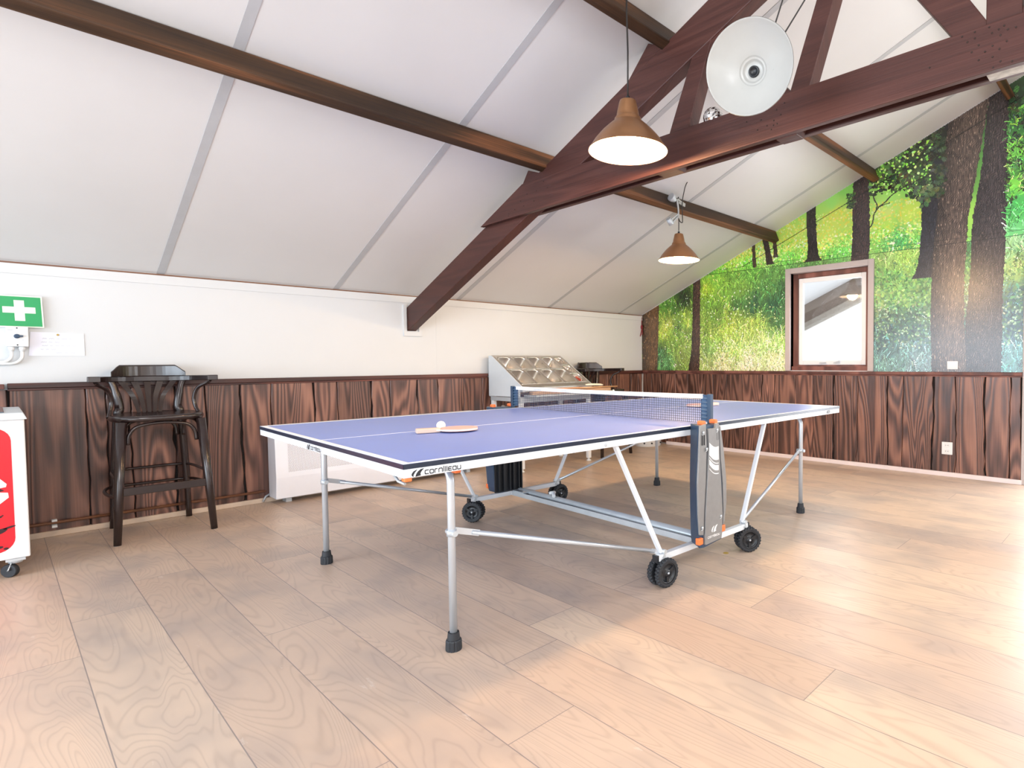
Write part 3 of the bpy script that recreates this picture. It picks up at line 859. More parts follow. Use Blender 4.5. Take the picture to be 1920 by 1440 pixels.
mb = MB(); mb.box((4.80, -3.272, 2.196), (4.925, -3.193, 2.26)); mb.build('post_foot', M['bark_white'], tr, world=True, bevel=0.004, label='whitewashed end of the king post')
for cl in ([(1.775, rt(1.775)), (1.885, 2.468), (2.03, 2.418)], [(2.875, rt(2.875)), (3.045, 2.945), (3.17, 2.888)], [(3.98, rt(3.98)), (4.16, 3.39), (4.27, 3.33)]):
    for k in (0, 1):
        mb = MB(); yprism(mb, cl if k == 0 else mirror(cl), Y0 + .004, Y1 - .004); mb.build('purlin_cleat', M['truss'], tr, world=True, bevel=0.003)
# nails in the tie board
NAILS = [(1905, 51), (1883, 48), (1873, 55), (1855, 51), (1890, 55), (1828, 60), (1804, 69), (1814, 79), (1828, 72), (1835, 85), (1861, 86), (1874, 92), (1876, 66), (1888, 77), (1860, 62), (1847, 97), (1743, 127), (1822, 98), (1898, 115), (1861, 107), (1876, 115), (1862, 127), (1835, 113),
         (1471, 193), (1456, 206), (1464, 215), (1451, 226), (1457, 232), (1446, 243), (1450, 235), (1438, 236), (1427, 225), (1400, 229), (1420, 244), (1019, 340), (1026, 352), (1005, 358), (988, 364), (976, 377), (982, 386), (965, 393), (954, 401), (1001, 377), (953, 405), (940, 412)]
def ray_to(x, y, axis, val):
    d = _f + _r2 * ((x - 960 - 274.445) / FPX) - _u2 * ((y - 720 + 0.245) / FPX)
    return CAM + d * ((val - CAM[axis]) / d[axis])
for px, py in NAILS:
    p = ray_to(px, py, 1, -3.312)
    mb = MB(); mb.lathe([(0.0035, -0.002), (0.0035, 0.002), (0.002, 0.003)], 8, p, (0, -1, 0)); mb.build('nail', M['nail'], tr, world=True)

def purlin(x, lab, y0, y1, w=0.066, d=0.122):
    """timber lying under the roof slope, square to it; x = roof contact of its upper edge"""
    o = thing('roof_purlin', lab, 'beam', (x, y1, roof(x) - 0.1), group=None)
    t = Vector((1, 0, RS if x < RIDGE else -RS)).normalized(); n = Vector((t.z, 0, -t.x)) if x < RIDGE else Vector((t.z, 0, -t.x))
    a = Vector((x, 0, roof(x) - 0.001)) + n * 0.002; b = a - t * w
    mb = MB(); mb.prism([(p.x, y0, p.z) for p in (a, b, b + n * d, a + n * d)], (0, y1 - y0, 0))
    mb.build('timber', M['purlin'], o, world=True, bevel=0.008)
    return o
for x, lab in ((2.057, 'lowest rough brown roof purlin, running above the bar stool and the far pendant'), (3.168, 'middle rough brown roof purlin, holding the near lit pendant'), (4.322, 'highest rough brown roof purlin, its end showing at the right edge')):
    purlin(x, lab, YF + 0.13, -0.004)
for x in (XR - 2.057, XR - 3.168, XR - 4.322):
    struct(purlin(x + 0.066, 'rough brown purlin on the far roof slope out of the picture', YF + 0.13, -0.004))

# ================================================================== LAMPS
def pendant(name, label, c, R, group, power):
    o = thing(name, label, 'lamp', c, 0, group)
    k = R
    prof = [(1.0, -0.02), (1.0, 0.0), (0.97, 0.03), (0.907, 0.12), (0.84, 0.225), (0.75, 0.335), (0.64, 0.46), (0.52, 0.575), (0.43, 0.655), (0.36, 0.71), (0.345, 0.735), (0.335, 0.79), (0.315, 0.815), (0.285, 0.86), (0.275, 0.93), (0.25, 1.05), (0.215, 1.20), (0.20, 1.235), (0.16, 1.25), (0.0, 1.255)]
    mb = MB(); mb.lathe([(r * k, h * k) for r, h in prof], 48, caps=False); mb.build('lamp_shade', M['copper'], o)
    inn = [(0.985, -0.018), (0.975, 0.0), (0.89, 0.12), (0.73, 0.33), (0.50, 0.57), (0.33, 0.70), (0.26, 0.80), (0.2, 0.95), (0.0, 0.96)]
    mb = MB(); mb.lathe([(r * k, h * k) for r, h in inn], 48, caps=False); mb.build('shade_lining', M['lamp_inside'], o, label='bright white inside of the shade')
    mb = MB(); mb.sphere((0, 0, 0.34 * k), 0.30 * k, 20, 12, (1, 1, 1.15)); mb.build('bulb', M['bulb'], o)
    mb = MB(); mb.lathe([(0.055 * k, 1.25 * k), (0.055 * k, 1.33 * k), (0.03 * k, 1.37 * k)], 14); mb.build('cord_grip', M['black_plastic'], o)
    l = bpy.data.lights.new(name + '_light', 'POINT'); l.energy = power; l.color = (1.0, 0.62, 0.30); l.shadow_soft_size = 0.07
    lo = bpy.data.objects.new(name + '_light', l); COL.objects.link(lo); lo.location = (c[0], c[1], c[2] + 0.02)
    return o

L1 = (3.243, -3.654, 2.175)
p1 = pendant('pendant_lamp', 'lit copper-brown pendant lamp hanging in front of the tie beam, the nearer one', L1, 0.205, 'copper pendant lamps', 150)
mb = MB(); mb.tube([(0, 0, 0.205 * 1.36), (0.003, 0, 0.5), (-0.006, 0.003, 0.70), (-0.006, 0.004, 0.86)], 0.0045, 8); mb.sphere((-.006, .004, .80), .011, 10, 8); mb.tube([(-0.006, 0.004, 0.80), (-0.008, 0.0, 0.86), (0.3, 0.03, 0.965)], 0.004, 8); mb.build('lamp_cord', M['dark_cord'], p1)
L2 = (2.128, -1.845, 1.985)
p2 = pendant('pendant_lamp', 'lit copper-brown pendant lamp hanging under the purlin beyond the truss, the farther one', L2, 0.183, 'copper pendant lamps', 110)
mb = MB()
mb.tube(smooth_path([(0, 0, 0.255), (0.0, 0, 0.36), (-0.012, 0, 0.40), (-0.004, -0.01, 0.5), (0.01, -0.015, 0.545)], 4), 0.004, 8)
mb.tube(smooth_path([(0.0, 0, 0.36), (0.02, -.005, 0.33), (0.045, -.005, 0.32), (0.05, -.01, 0.36), (0.055, -0.02, 0.47), (0.085, -0.035, 0.56), (0.12, -0.02, 0.66), (0.28, 0.02, 0.86), (0.5, 0.05, 0.99)], 5), 0.004, 8)
mb.build('lamp_cord', M['dark_cord'], p2)

# white enamel pendant, unlit, tipped towards the camera
Cw = Vector((4.035, -3.765, 2.292)); Rw = 0.182
def px_dir(x, y): return _f + _r2 * ((x - 960 - 274.445) / FPX) - _u2 * ((y - 720 + 0.245) / FPX)
dn = px_dir(1417, 137); dw = px_dir(1407, 125)
dep = (Cw - CAM).dot(_f)
Nk = CAM + dn * (dep + 0.115); axw = (Nk - Cw).normalized()
wl = thing('pendant_lamp', 'unlit white enamel pendant lamp tipped to show its round open underside', 'lamp', Cw)
wl.rotation_euler = Vector((0, 0, 1)).rotation_difference(axw).to_euler()
mb = MB(); mb.lathe([(r * Rw, h * Rw) for r, h in [(1.0, -0.015), (1.005, 0.005), (0.97, 0.03), (0.88, 0.12), (0.72, 0.25), (0.52, 0.37), (0.36, 0.45), (0.32, 0.48), (0.30, 0.56), (0.27, 0.80), (0.22, 1.05), (0.0, 1.08)]], 64, caps=False)
mb.build('lamp_shade', M['white_enamel'], wl)
mb = MB(); mb.lathe([(r * Rw, h * Rw) for r, h in [(0.995, -0.014), (0.975, -0.005), (0.955, 0.02), (0.86, 0.10), (0.70, 0.225), (0.50, 0.34), (0.33, 0.415), (0.31, 0.43), (0.30, 0.455), (0.27, 0.455), (0.245, 0.47), (0.225, 0.515), (0.19, 0.53), (0.13, 0.54), (0.0, 0.54)]], 64, caps=False)
mb.build('shade_lining', M['white_enamel'], wl)
mb = MB(); mb.lathe([(0.0, 0.515 * Rw), (0.085 * Rw, 0.515 * Rw), (0.09 * Rw, 0.485 * Rw), (0.122 * Rw, 0.485 * Rw), (0.13 * Rw, 0.545 * Rw)], 28, caps=False); mb.build('lamp_socket', M['black_plastic'], wl)
inv = wl.rotation_euler.to_matrix().inverted()
hang = Vector((0, 0, 1.06 * Rw))
def tolocal(p): return inv @ (Vector(p) - Cw)
mb = MB()
wtop = Cw + axw * 1.06 * Rw
for q in ((1467.5, 0), (1509, 0)):
    d = px_dir(*q); e = CAM + d * ((wtop - CAM).dot(_f))
    top = wtop + (e - wtop) * 3.4
    mb.tube([hang, tolocal(top)], 0.0035, 8)
mb.build('lamp_cord', M['dark_cord'], wl)

# mirror ball caught between the two tie boards
bc = ray_to(1337.5, 221, 1, -3.2325)
mb_ = thing('mirror_ball', 'small mirror-tiled disco ball sitting on the tie beam below the white lamp', 'disco ball', bc)
mb = MB(); rB = 19.0 / FPX * (bc - CAM).dot(_f)
nB, mB = 24, 12
for j in range(mB):
    for i in range(nB):
        q = []
        for (a, b) in ((i + .04, j + .05), (i + .96, j + .05), (i + .96, j + .95), (i + .04, j + .95)):
            th = PI * b / mB; ph = 2 * PI * a / nB
            k_ = rB * (1 + 0.012 * math.sin(i * 7.3 + j * 3.1 + a * 2.9 + b * 4.7))
            q.append((math.sin(th) * math.cos(ph) * k_, math.sin(th) * math.sin(ph) * k_, -math.cos(th) * k_))
        mb.poly(q)
mb.build('mirror_tiles', M['mirror'], mb_)
mb = MB(); mb.sphere((0, 0, 0), rB * 0.975, 24, 14); mb.build('ball_core', M['galv'], mb_)

# small spotlight with bracket and spring clamp at the purlin
sp = thing('clip_spotlight', 'small clip-on spotlight with white bracket and metal clamp on the purlin by the farther pendant', 'spotlight', (2.10, -1.82, 2.42))
def P_(x, y, xx): return ray_to(x, y, 0, xx)
mb = MB(); a = P_(1267, 377, 2.135); b = P_(1256, 367, 2.135); mb.lathe([(0.006, 0.0), (0.02, 0.012), (0.034, 0.045), (0.036, 0.07), (0.03, 0.072)], 20, a, (b - a)); mb.build('lamp_head', M['galv'], sp, world=True)
mb = MB(); mb.tube(smooth_path([P_(1281, 381, 2.14), P_(1275, 377, 2.14), P_(1271, 374, 2.15), P_(1270, 379, 2.15), P_(1272, 393, 2.15), P_(1272, 409, 2.15)], 4), 0.008, 8); mb.bar(P_(1272, 378, 2.13), P_(1284, 385, 2.13), 0.012, 0.03); mb.build('bracket', M['white_enamel'], sp, world=True)
mb = MB(); mb.bar(P_(1272, 401, 2.15), P_(1259, 411, 2.15), 0.012, 0.012); mb.bar(P_(1270, 407, 2.14), P_(1262, 416, 2.14), 0.016, 0.012)
mb.tube([P_(1253, 410, 2.15), P_(1259, 420, 2.15)], [0.022, 0.026], 12); mb.build('spring_clamp', M['galv'], sp, world=True)

# ================================================================== LETTERING
GL = {
    'c': (1.1, [[(1.05, 0), (.25, 0), (.06, .06), (0, .25), (0, .75), (.06, .94), (.25, 1), (1.05, 1)]]),
    'o': (1.15, [[(.25, 0), (.06, .06), (0, .25), (0, .75), (.06, .94), (.25, 1), (.9, 1), (1.09, .94), (1.15, .75), (1.15, .25), (1.09, .06), (.9, 0), (.25, 0)]]),
    'r': (.86, [[(0, 0), (0, .75), (.06, .94), (.25, 1), (.72, 1)]]),
    'n': (1.12, [[(0, 0), (0, .75), (.06, .94), (.25, 1), (.87, 1), (1.06, .94), (1.12, .75), (1.12, 0)]]),
    'i': (.10, [[(.05, 0), (.05, 1)], [(.05, 1.22), (.05, 1.38)]]),
    'l': (.10, [[(.05, 0), (.05, 1.28)]]),
    'e': (1.05, [[(1.0, 0), (.25, 0), (.06, .06), (0, .25), (0, .75), (.06, .94), (.25, 1), (1.0, 1)], [(.05, .5), (.9, .5)]]),
    'a': (1.15, [[(1.15, 0), (.25, 0), (.06, .06), (0, .25), (0, .75), (.06, .94), (.25, 1), (.9, 1), (1.09, .94), (1.15, .75), (1.15, 0)]]),
    'u': (1.1, [[(0, 1), (0, .25), (.06, .06), (.25, 0), (.85, 0), (1.04, .06), (1.1, .25), (1.1, 1)]]),
    '1': (.0, [[(0, 0), (0, 1.3)]]), '0': (.55, [[(0, 0), (0, 1.3), (.55, 1.3), (.55, 0), (0, 0)]]), 'x': (.8, [[(0, 0), (.8, 1.3)], [(0, 1.3), (.8, 0)]]),
}
def strokes2d(mb, lines, w, f):
    for ln in lines:
        for (a, b) in zip(ln[:-1], ln[1:]):
            dx, dy = b[0] - a[0], b[1] - a[1]; L = math.hypot(dx, dy); ux, uy = dx / L, dy / L; e = w * .42
            a2 = (a[0] - ux * e, a[1] - uy * e); b2 = (b[0] + ux * e, b[1] + uy * e); nx, ny = -uy * w / 2, ux * w / 2
            mb.poly([f(*p) for p in ((a2[0] + nx, a2[1] + ny), (a2[0] - nx, a2[1] - ny), (b2[0] - nx, b2[1] - ny), (b2[0] + nx, b2[1] + ny))])
def word(mb, text, f, w=0.22, gap=0.42, slant=0.0):
    """f maps letter units (x, y; x-height 1) to 3D; returns width"""
    x = 0.0
    for ch in text:
        if ch == ' ': x += .8; continue
        wd, ls_ = GL[ch]
        strokes2d(mb, [[(x + p[0] + slant * p[1], p[1]) for p in ln] for ln in ls_], w, f)
        x += wd + gap + w * .3
    return x
def logo_mark(mb, f):
    """two leaning crescents in a unit square"""
    for o, i in (([(.13, 0), (.02, .19), (.04, .42), (.17, .69), (.40, .86), (.47, .88)], [(.17, .02), (.17, .16), (.21, .32), (.29, .54), (.40, .74), (.47, .88)]),
                 ([(.31, -.04), (.38, .31), (.45, .48), (.53, .64), (.72, .86), (1.0, .92)], [(.74, .06), (.70, .22), (.71, .36), (.76, .52), (.86, .72), (1.0, .92)])):
        for k in range(5): mb.poly([f(*p) for p in (o[k], i[k], i[k + 1], o[k + 1])])


# ================================================================== TABLE TENNIS TABLE  (local axes: x along the length, y across, z up)
TL, TW, TH = 3.144, 1.750, 0.760
tt = thing('table_tennis_table', 'large blue-topped table tennis table with white apron, silver legs and net', 'table tennis table', (3.48976, -4.97741, 0.0), 1.53587)
LM = TL / 2
for k in (0, 1):
    x0, x1 = (0.0, LM - 0.004) if k == 0 else (LM + 0.004, TL)
    mb = MB(); mb.box((x0, 0, 0.743), (x1, TW, TH - 0.0008)); h = mb.build('tabletop', M['blue_top'], tt, label='near blue half' if k == 0 else 'far blue half')
    mb = MB(); z = TH; lw = 0.022
    e0 = x0; e1 = x1
    mb.box((e0, 0, z - .0008), (e1, lw, z)); mb.box((e0, TW - lw, z - .0008), (e1, TW, z))
    if k == 0: mb.box((0, lw, z - .0008), (lw * 1.15, TW - lw, z))
    else: mb.box((TL - lw * 1.15, lw, z - .0008), (TL, TW - lw, z))
    mb.box((x0 + (lw * 1.15 if k == 0 else 0), TW / 2 - .0022, z - .0008), (x1 - (0 if k == 0 else lw * 1.15), TW / 2 + .0022, z))
    mb.build('court_lines', M['line_white'], h)
    # dark band and white apron along three sides
    mb = MB(); o = 0.002
    ends = [(-o, -o, x1, 0.0), (-o, TW, x1, TW + o)] if k == 0 else [(x0, -o, TL + o, 0.0), (x0, TW, TL + o, TW + o)]
    for a, b, c, d in ends: mb.box((a, b, 0.7425), (c, d, TH - .0012))
    if k == 0: mb.box((-o, -o, 0.7425), (0.0, TW + o, TH - .0012))
    else: mb.box((TL, -o, 0.7425), (TL + o, TW + o, TH - .0012))
    mb.build('edge_band', M['navy_band'], h)
    mb = MB(); t_ = 0.018
    xa, xb = (0.0, x1) if k == 0 else (x0, TL)
    mb.box((xa, 0, 0.7125), (xb, t_, 0.7425)); mb.box((xa, TW - t_, 0.7125), (xb, TW, 0.7425))
    if k == 0: mb.box((0, t_, 0.7125), (t_, TW - t_, 0.7425))
    else: mb.box((TL - t_, t_, 0.7125), (TL, TW - t_, 0.7425))
    for xx in (0.9, 0.35) if k == 0 else (TL - .35, TL - .9): mb.box((xx - .02, t_, 0.715), (xx + .02, TW - t_, 0.7425))
    mb.build('apron', M['apron'], tt, bevel=0.002)
    mb = MB(); mb.lathe([(0.007, 0), (0.007, 0.003), (0.003, 0.004)], 12, (0.875 if k == 0 else TL - .875, -0.0, 0.726), (0, -1, 0)); mb.build('apron_rivet', M['galv'], tt)
# maker's lettering
mb = MB(); s = 0.0122
logo_mark(mb, lambda u, v: (0.024 + u * .044, -0.0014, 0.7150 + v * .0255)); word(mb, 'cornilleau', lambda u, v: (0.0705 + u * .0108, -0.0014, 0.7185 + v * s), .25, .36)
mb.build('maker_lettering', M['ink'], tt)
mb = MB()
logo_mark(mb, lambda u, v: (-0.0014, 0.974 - u * .045, 0.7150 + v * .0255)); word(mb, 'cornilleau', lambda u, v: (-0.0014, 0.926 - u * .0112, 0.7185 + v * s), .25, .36)
mb.build('maker_lettering', M['ink'], tt)
mb = MB(); f = lambda u, v: (2.945 + u * .017, -0.0012, 0.720 + v * .014)
word(mb, '100x', f, .2, .3, .3); mb.build('model_lettering', M['ink'], tt)

# legs: bent tubes with ribbed rubber feet
def foot(parent, x, y):
    mb = MB(); n = 40
    prof = [(0.029, 0.0), (0.030, 0.004), (0.029, 0.036), (0.027, 0.040), (0.0235, 0.041), (0.0205, 0.068), (0.0175, 0.069), (0.0175, 0.045)]
    rings = []
    for i, (r, h) in enumerate(prof):
        rings.append(mb.addv([(x + r * (1 - (.09 if (k % 4 < 1 and 1 <= i <= 3) else 0)) * math.cos(2 * PI * k / n), y + r * (1 - (.09 if (k % 4 < 1 and 1 <= i <= 3) else 0)) * math.sin(2 * PI * k / n), h) for k in range(n)]))
    for A, B in zip(rings[:-1], rings[1:]):
        for k in range(n): mb.face((A + k, A + (k + 1) % n, B + (k + 1) % n, B + k))
    mb.face([rings[0] + k for k in range(n)])
    mb.build('rubber_foot', M['rubber'], parent)
for lx in (0.248, TL - 0.248):
    for wy, sgn in ((0.172, 1), (TW - 0.172, -1)):
        mb = MB()
        pts = [(lx, wy, 0.045), (lx, wy, 0.60)] + [(lx, wy + sgn * (0.06 - 0.06 * math.cos(a)), 0.635 + 0.06 * math.sin(a)) for a in np.linspace(0, PI / 2, 7)] + [(lx, TW / 2, 0.695)]
        mb.tube(pts, 0.0145, 14)
        mb.lathe([(0.0185, -0.012), (0.0185, 0.012)], 14, (lx, wy, 0.448))
        lg_ = mb.build('leg', M['alu'], tt); foot(lg_, lx, wy)
        mb = MB(); mb.lathe([(0.011, -0.030), (0.012, -0.022), (0.012, 0.022), (0.011, 0.030)], 12, (lx, wy, 0.448), (0, 1, 0)); mb.build('pivot_bolt', M['galv'], lg_)
        # stay from the leg to the base rail
        rx = 1.225 if lx < LM else TL - 1.225; ry = 0.012 if wy < 1 else TW - 0.012
        mb = MB(); a = Vector((lx + (.02 if lx < LM else -.02), wy, 0.452)); b = Vector((rx, ry, 0.168)); d = (b - a)
        mb.tube([a + d * .06, b - d * .03], 0.0095, 10)
        mb.bar(a - d * .01, a + d * .09, 0.006, 0.024); mb.bar(b - d * .05, b + d * .01, 0.006, 0.022)
        mb.build('leg_stay', M['alu'], tt)
# base rails, struts up to the top, long cross beam
for ry in (0.0, TW):
    mb = MB(); mb.box((1.195, ry - .016, 0.130), (TL - 1.195, ry + .016, 0.160)); rl = mb.build('base_rail', M['apron'], tt, bevel=0.002)
    for ex in (1.183, TL - 1.195):
        mb = MB(); mb.box((ex, ry - .0165, 0.129), (ex + .012, ry + .0165, 0.161)); mb.build('end_cap', M['black_plastic'], rl)
    for bx, top in ((1.228, 0.955), (TL - 1.228, TL - 0.955)):
        mb = MB(); mb.bar((bx, ry + (.006 if ry < 1 else -.006), 0.165), (top, ry + (.028 if ry < 1 else -.028), 0.716), 0.016, 0.026, (0, 1, 0)); mb.build('strut', M['apron'], tt, bevel=0.003)
        mb = MB(); mb.lathe([(0.010, -0.021), (0.010, 0.021)], 12, (bx, ry, 0.150), (0, 1, 0)); mb.lathe([(0.011, -0.02), (0.011, 0.02)], 12, (bx + .01, ry, 0.170), (0, 1, 0)); mb.build('bolt', M['galv'], rl)
mb = MB(); mb.box((LM - .052, -0.0, 0.128), (LM + .052, TW, 0.134))
mb.box((LM - .052, 0, 0.134), (LM - .046, TW, 0.160)); mb.box((LM + .046, 0, 0.134), (LM + .052, TW, 0.160))
old = mb.sm
mb.tube([(LM + .012, 0.02, 0.152), (LM + .012, TW - .02, 0.152)], 0.024, 14)
xb_ = mb.build('cross_beam', M['galv'], tt, bevel=0.0015)
mb = MB(); mb.box((LM - .05, TW - .16, 0.158), (LM + .05, TW - .02, 0.166)); mb.build('beam_bracket', M['alu'], xb_)
mb = MB(); mb.tube(smooth_path([(LM - .02, 1.28, 0.183), (LM + .0, 1.31, 0.200), (LM + .02, 1.33, 0.196), (LM + .015, 1.37, 0.186)], 5), [0.012] * 16, 8); mb.build('cord_tie', M['white_plastic'], xb_)

# castors: swivel fork and two knobbly wheels
def castor(x, y, ang):
    ca, sa = math.cos(ang), math.sin(ang)
    ax = Vector((-sa, ca, 0)); fw = Vector((ca, sa, 0))
    r = 0.0715; c = Vector((x, y, r)) + fw * 0.022
    mb = MB(); mb.box((x - .016, y - .016, 0.118), (x + .016, y + .016, 0.131)); mb.tube([(x, y, 0.125), (x, y, 0.105)], 0.011, 10)
    mb.bar((x, y, 0.112), c, 0.022, 0.020, ax); mb.tube([c - ax * .030, c + ax * .030], 0.008, 10)
    o = mb.build('castor_fork', M['black_plastic'], tt)
    for sg in (-1, 1):
        cc_ = c + ax * (sg * 0.0265); n = 72
        x_ = fw; y_ = Vector((0, 0, 1))
        mb = MB(); rings = []
        for (h, rr, kn) in ((-.014, .050, 0), (-.015, .062, 0), (-.0125, .0685, 1), (-.004, r, 2), (.004, r, 3), (.0125, .0685, 4), (.015, .062, 0), (.014, .050, 0)):
            ring = []
            for k in range(n):
                q = rr
                if kn in (1, 2) and k % 3 == 0: q -= .005
                if kn in (3, 4) and (k + 1) % 3 == 0: q -= .005
                a = 2 * PI * k / n; ring.append(cc_ + ax * h + (x_ * math.cos(a) + y_ * math.sin(a)) * q)
            rings.append(mb.addv(ring))
        for A, B in zip(rings[:-1], rings[1:]):
            for k in range(n): mb.face((A + k, A + (k + 1) % n, B + (k + 1) % n, B + k))
        w = mb.build('wheel', M['rubber'], tt)
        mb = MB(); mb.lathe([(0.051, -.012), (0.051, .012), (0.045, .013), (0.044, .004), (0.018, .003), (0.016, .010), (0.007, .012)], 32, cc_, ax * sg, caps=True)
        for k in range(3):
            a = 2 * PI * k / 3 + .5; dv = x_ * math.cos(a) + y_ * math.sin(a)
            mb.bar(cc_ + ax * (sg * .006) + dv * .012, cc_ + ax * (sg * .007) + dv * .047, 0.014, 0.006, ax)
        mb.build('wheel_rim', M['black_plastic'], w)
        mb = MB(); mb.lathe([(0.006, .010), (0.006, .016), (0.003, .018)], 6, cc_, ax * sg); mb.build('hub_nut', M['alu'], w)
castor(1.215, 0.0, math.radians(-4)); castor(TL - 1.215, 0.0, math.radians(-33)); castor(1.2, TW, math.radians(-49)); castor(TL - 1.22, TW, math.radians(3))

# folding side housings of the net, one on each long side
def housing(sgn):
    """sgn -1 near side (y=0), +1 far side (y=TW)"""
    Y = (lambda d: -d) if sgn < 0 else (lambda d: TW + d)
    def pan(pts, d0, d1, taper=0.0, cxm=1.51):
        a = [(x, Y(d1), z) for x, z in pts]; b = [(x + (cxm - x) * taper, Y(d0), z) for x, z in pts]
        mb = MB(); n = len(pts); k = mb.addv(a); k2 = mb.addv(b)
        mb.face([k + i for i in range(n)]); mb.face([k2 + i for i in range(n)])
        for i in range(n): mb.face((k + i, k + (i + 1) % n, k2 + (i + 1) % n, k2 + i))
        return mb
    body = [(1.392, 0.772), (1.386, 0.63), (1.374, 0.50), (1.378, 0.36), (1.388, 0.20), (1.402, 0.162), (1.44, 0.158), (1.585, 0.170), (1.612, 0.30), (1.616, 0.46), (1.596, 0.61), (1.566, 0.765)]
    hb = pan(body, -0.003, 0.098, 0.55 if sgn < 0 else 0.0).build('net_housing', M['navy_plastic'], tt, bevel=0.004)
    fl = [(1.398, 0.772), (1.389, 0.633), (1.378, 0.494), (1.382, 0.349), (1.392, 0.232), (1.424, 0.226), (1.429, 0.341), (1.443, 0.483), (1.452, 0.673), (1.446, 0.778)]
    pan(fl, 0.096, 0.108).build('front_shell', M['silver_plastic'], hb, bevel=0.004)
    fr = [(1.458, 0.752), (1.463, 0.66), (1.450, 0.483), (1.437, 0.341), (1.430, 0.180), (1.436, 0.174), (1.566, 0.180), (1.570, 0.20), (1.577, 0.307), (1.566, 0.459), (1.552, 0.611), (1.545, 0.775), (1.524, 0.775), (1.516, 0.752)]
    pan(fr, 0.096, 0.112).build('front_shell', M['silver_plastic'], hb, bevel=0.003)
    fw_ = [(1.556, 0.755), (1.568, 0.60), (1.586, 0.459), (1.592, 0.307), (1.586, 0.24), (1.600, 0.26), (1.618, 0.36), (1.616, 0.48), (1.596, 0.62), (1.568, 0.757)]
    pan(fw_, 0.090, 0.106).build('front_shell', M['silver_plastic'], hb, bevel=0.002)
    for x, z in ((1.400, 0.205), (1.585, 0.232)):
        mb = MB(); mb.box((x - .016, min(Y(.085), Y(.112)), z - .022), (x + .016, max(Y(.085), Y(.112)), z + .012)); mb.build('release_button', M['orange'], hb, bevel=0.005, label='orange release button')
    for x in (1.462, 1.560) if sgn < 0 else (1.425, 1.565):
        mb = MB(); mb.box((x - .013, min(Y(.045), Y(.085)), 0.768), (x + .013, max(Y(.045), Y(.085)), 0.790)); mb.build('latch', M['orange'], hb, bevel=0.006, label='orange latch')
    for x, z in ((1.418, 0.738), (1.530, 0.742), (1.408, 0.268), (1.560, 0.296), (1.444, 0.655)):
        mb = MB(); mb.lathe([(0.007, 0), (0.007, .004), (0.003, .005)], 8, (x, Y(.111), z), (0, sgn, 0)); mb.bar((x - .008, Y(.112), z - .012), (x + .006, Y(.112), z - .006), .004, .004); mb.build('screw', M['galv'], hb)
    for x0, z0, z1 in ((1.411, .675, .725), (1.427, .675, .725), (1.529, .69, .735), (1.543, .69, .735)):
        mb = MB(); mb.box((x0 - .0012, min(Y(.1), Y(.1125)), z0), (x0 + .0012, max(Y(.1), Y(.1125)), z1)); mb.build('slot', M['ink'], hb)
    if sgn < 0:
        d = -0.1124
        def band(zl0, zr0, zl1, zr1, name, mt):
            mb = MB(); n = 8; q = []
            for s in range(n + 1):
                t = s / n; x = 1.4645 + (1.541 - 1.4645) * t; q.append((x, zl0 + (zr0 - zl0) * t - .012 * math.sin(PI * t), zl1 + (zr1 - zl1) * t - .012 * math.sin(PI * t)))
            for (x, a, b), (x2, a2, b2) in zip(q[:-1], q[1:]): mb.poly([(x, d, a), (x2, d, a2), (x2, d, b2), (x, d, b)])
            mb.build(name, M[mt], hb)
        band(.684, .658, .622, .590, 'swoosh_print', 'white_ink'); band(.612, .574, .608, .570, 'swoosh_print', 'white_ink'); band(.600, .562, .574, .536, 'swoosh_print', 'white_ink'); band(.556, .522, .552, .518, 'swoosh_print', 'white_ink')
        mb = MB(); s3 = 0.0086
        f3 = lambda u, v: (1.451 + u * s3, d, 0.204 + v * s3 + u * s3 * -.0)
        word(mb, 'cornilleau', f3, .30, .30)
        logo_mark(mb, lambda u, v: (1.480 + u * .052, d, 0.228 + v * .036)); mb.build('maker_lettering', M['white_ink'], hb)
    else:
        # the ribbed open back of the housing, seen under the table
        for x in (1.41, 1.45, 1.50, 1.53, 1.575, 1.598):
            mb = MB(); mb.box((x - .004, TW - .03, 0.17), (x + .004, TW - .004, 0.70)); mb.build('rib', M['black_plastic'], hb)
        mb = MB(); mb.box((1.43, TW - .028, 0.42), (1.575, TW - .004, 0.426)); mb.box((1.385, TW - .012, 0.165), (1.60, TW - .004, 0.72)); mb.build('inner_panel', M['black_plastic'], hb)
    return hb
housing(-1); housing(1)
# posts, net, tape
for y in (-0.035, TW + 0.035):
    mb = MB(); mb.box((LM - .012, y - .012, 0.735), (LM + .012, y + .012, 0.918)); np_ = mb.build('net_post', M['navy_plastic'], tt, bevel=0.003)
    mb = MB(); s_ = 1 if y < 0 else -1; n = 14
    for k in range(n):
        z0 = 0.772 + (0.912 - .772) * k / n; z1 = 0.772 + (.912 - .772) * (k + 1) / n
        b0, b1 = (.006, -.006) if k % 2 else (-.006, .006)
        a = [(LM + b0, y + s_ * .012, z0), (LM + b0 * .3, y + s_ * .062, z0 + .004), (LM + b1 * .3, y + s_ * .062, z1 + .004), (LM + b1, y + s_ * .012, z1)]
        mb.prism(a, (.004, 0, 0))
    mb.build('net_sleeve', M['net_cloth'], np_, label='gathered slate-blue cloth end')
mb = MB(); ya, yb = 0.022, TW - 0.022; zt = 0.890
nv = 122; th = 0.0009
for i in range(nv + 1):
    y = ya + (yb - ya) * i / nv
    mb.box((LM - th, y - th, 0.764), (LM + th, y + th, zt))
for j in range(10):
    z = 0.766 + (zt - 0.766) * j / 9.5
    mb.box((LM - th, ya, z - th), (LM + th, yb, z + th))
nt_ = mb.build('net', M['net'], tt)
mb = MB(); n = 24
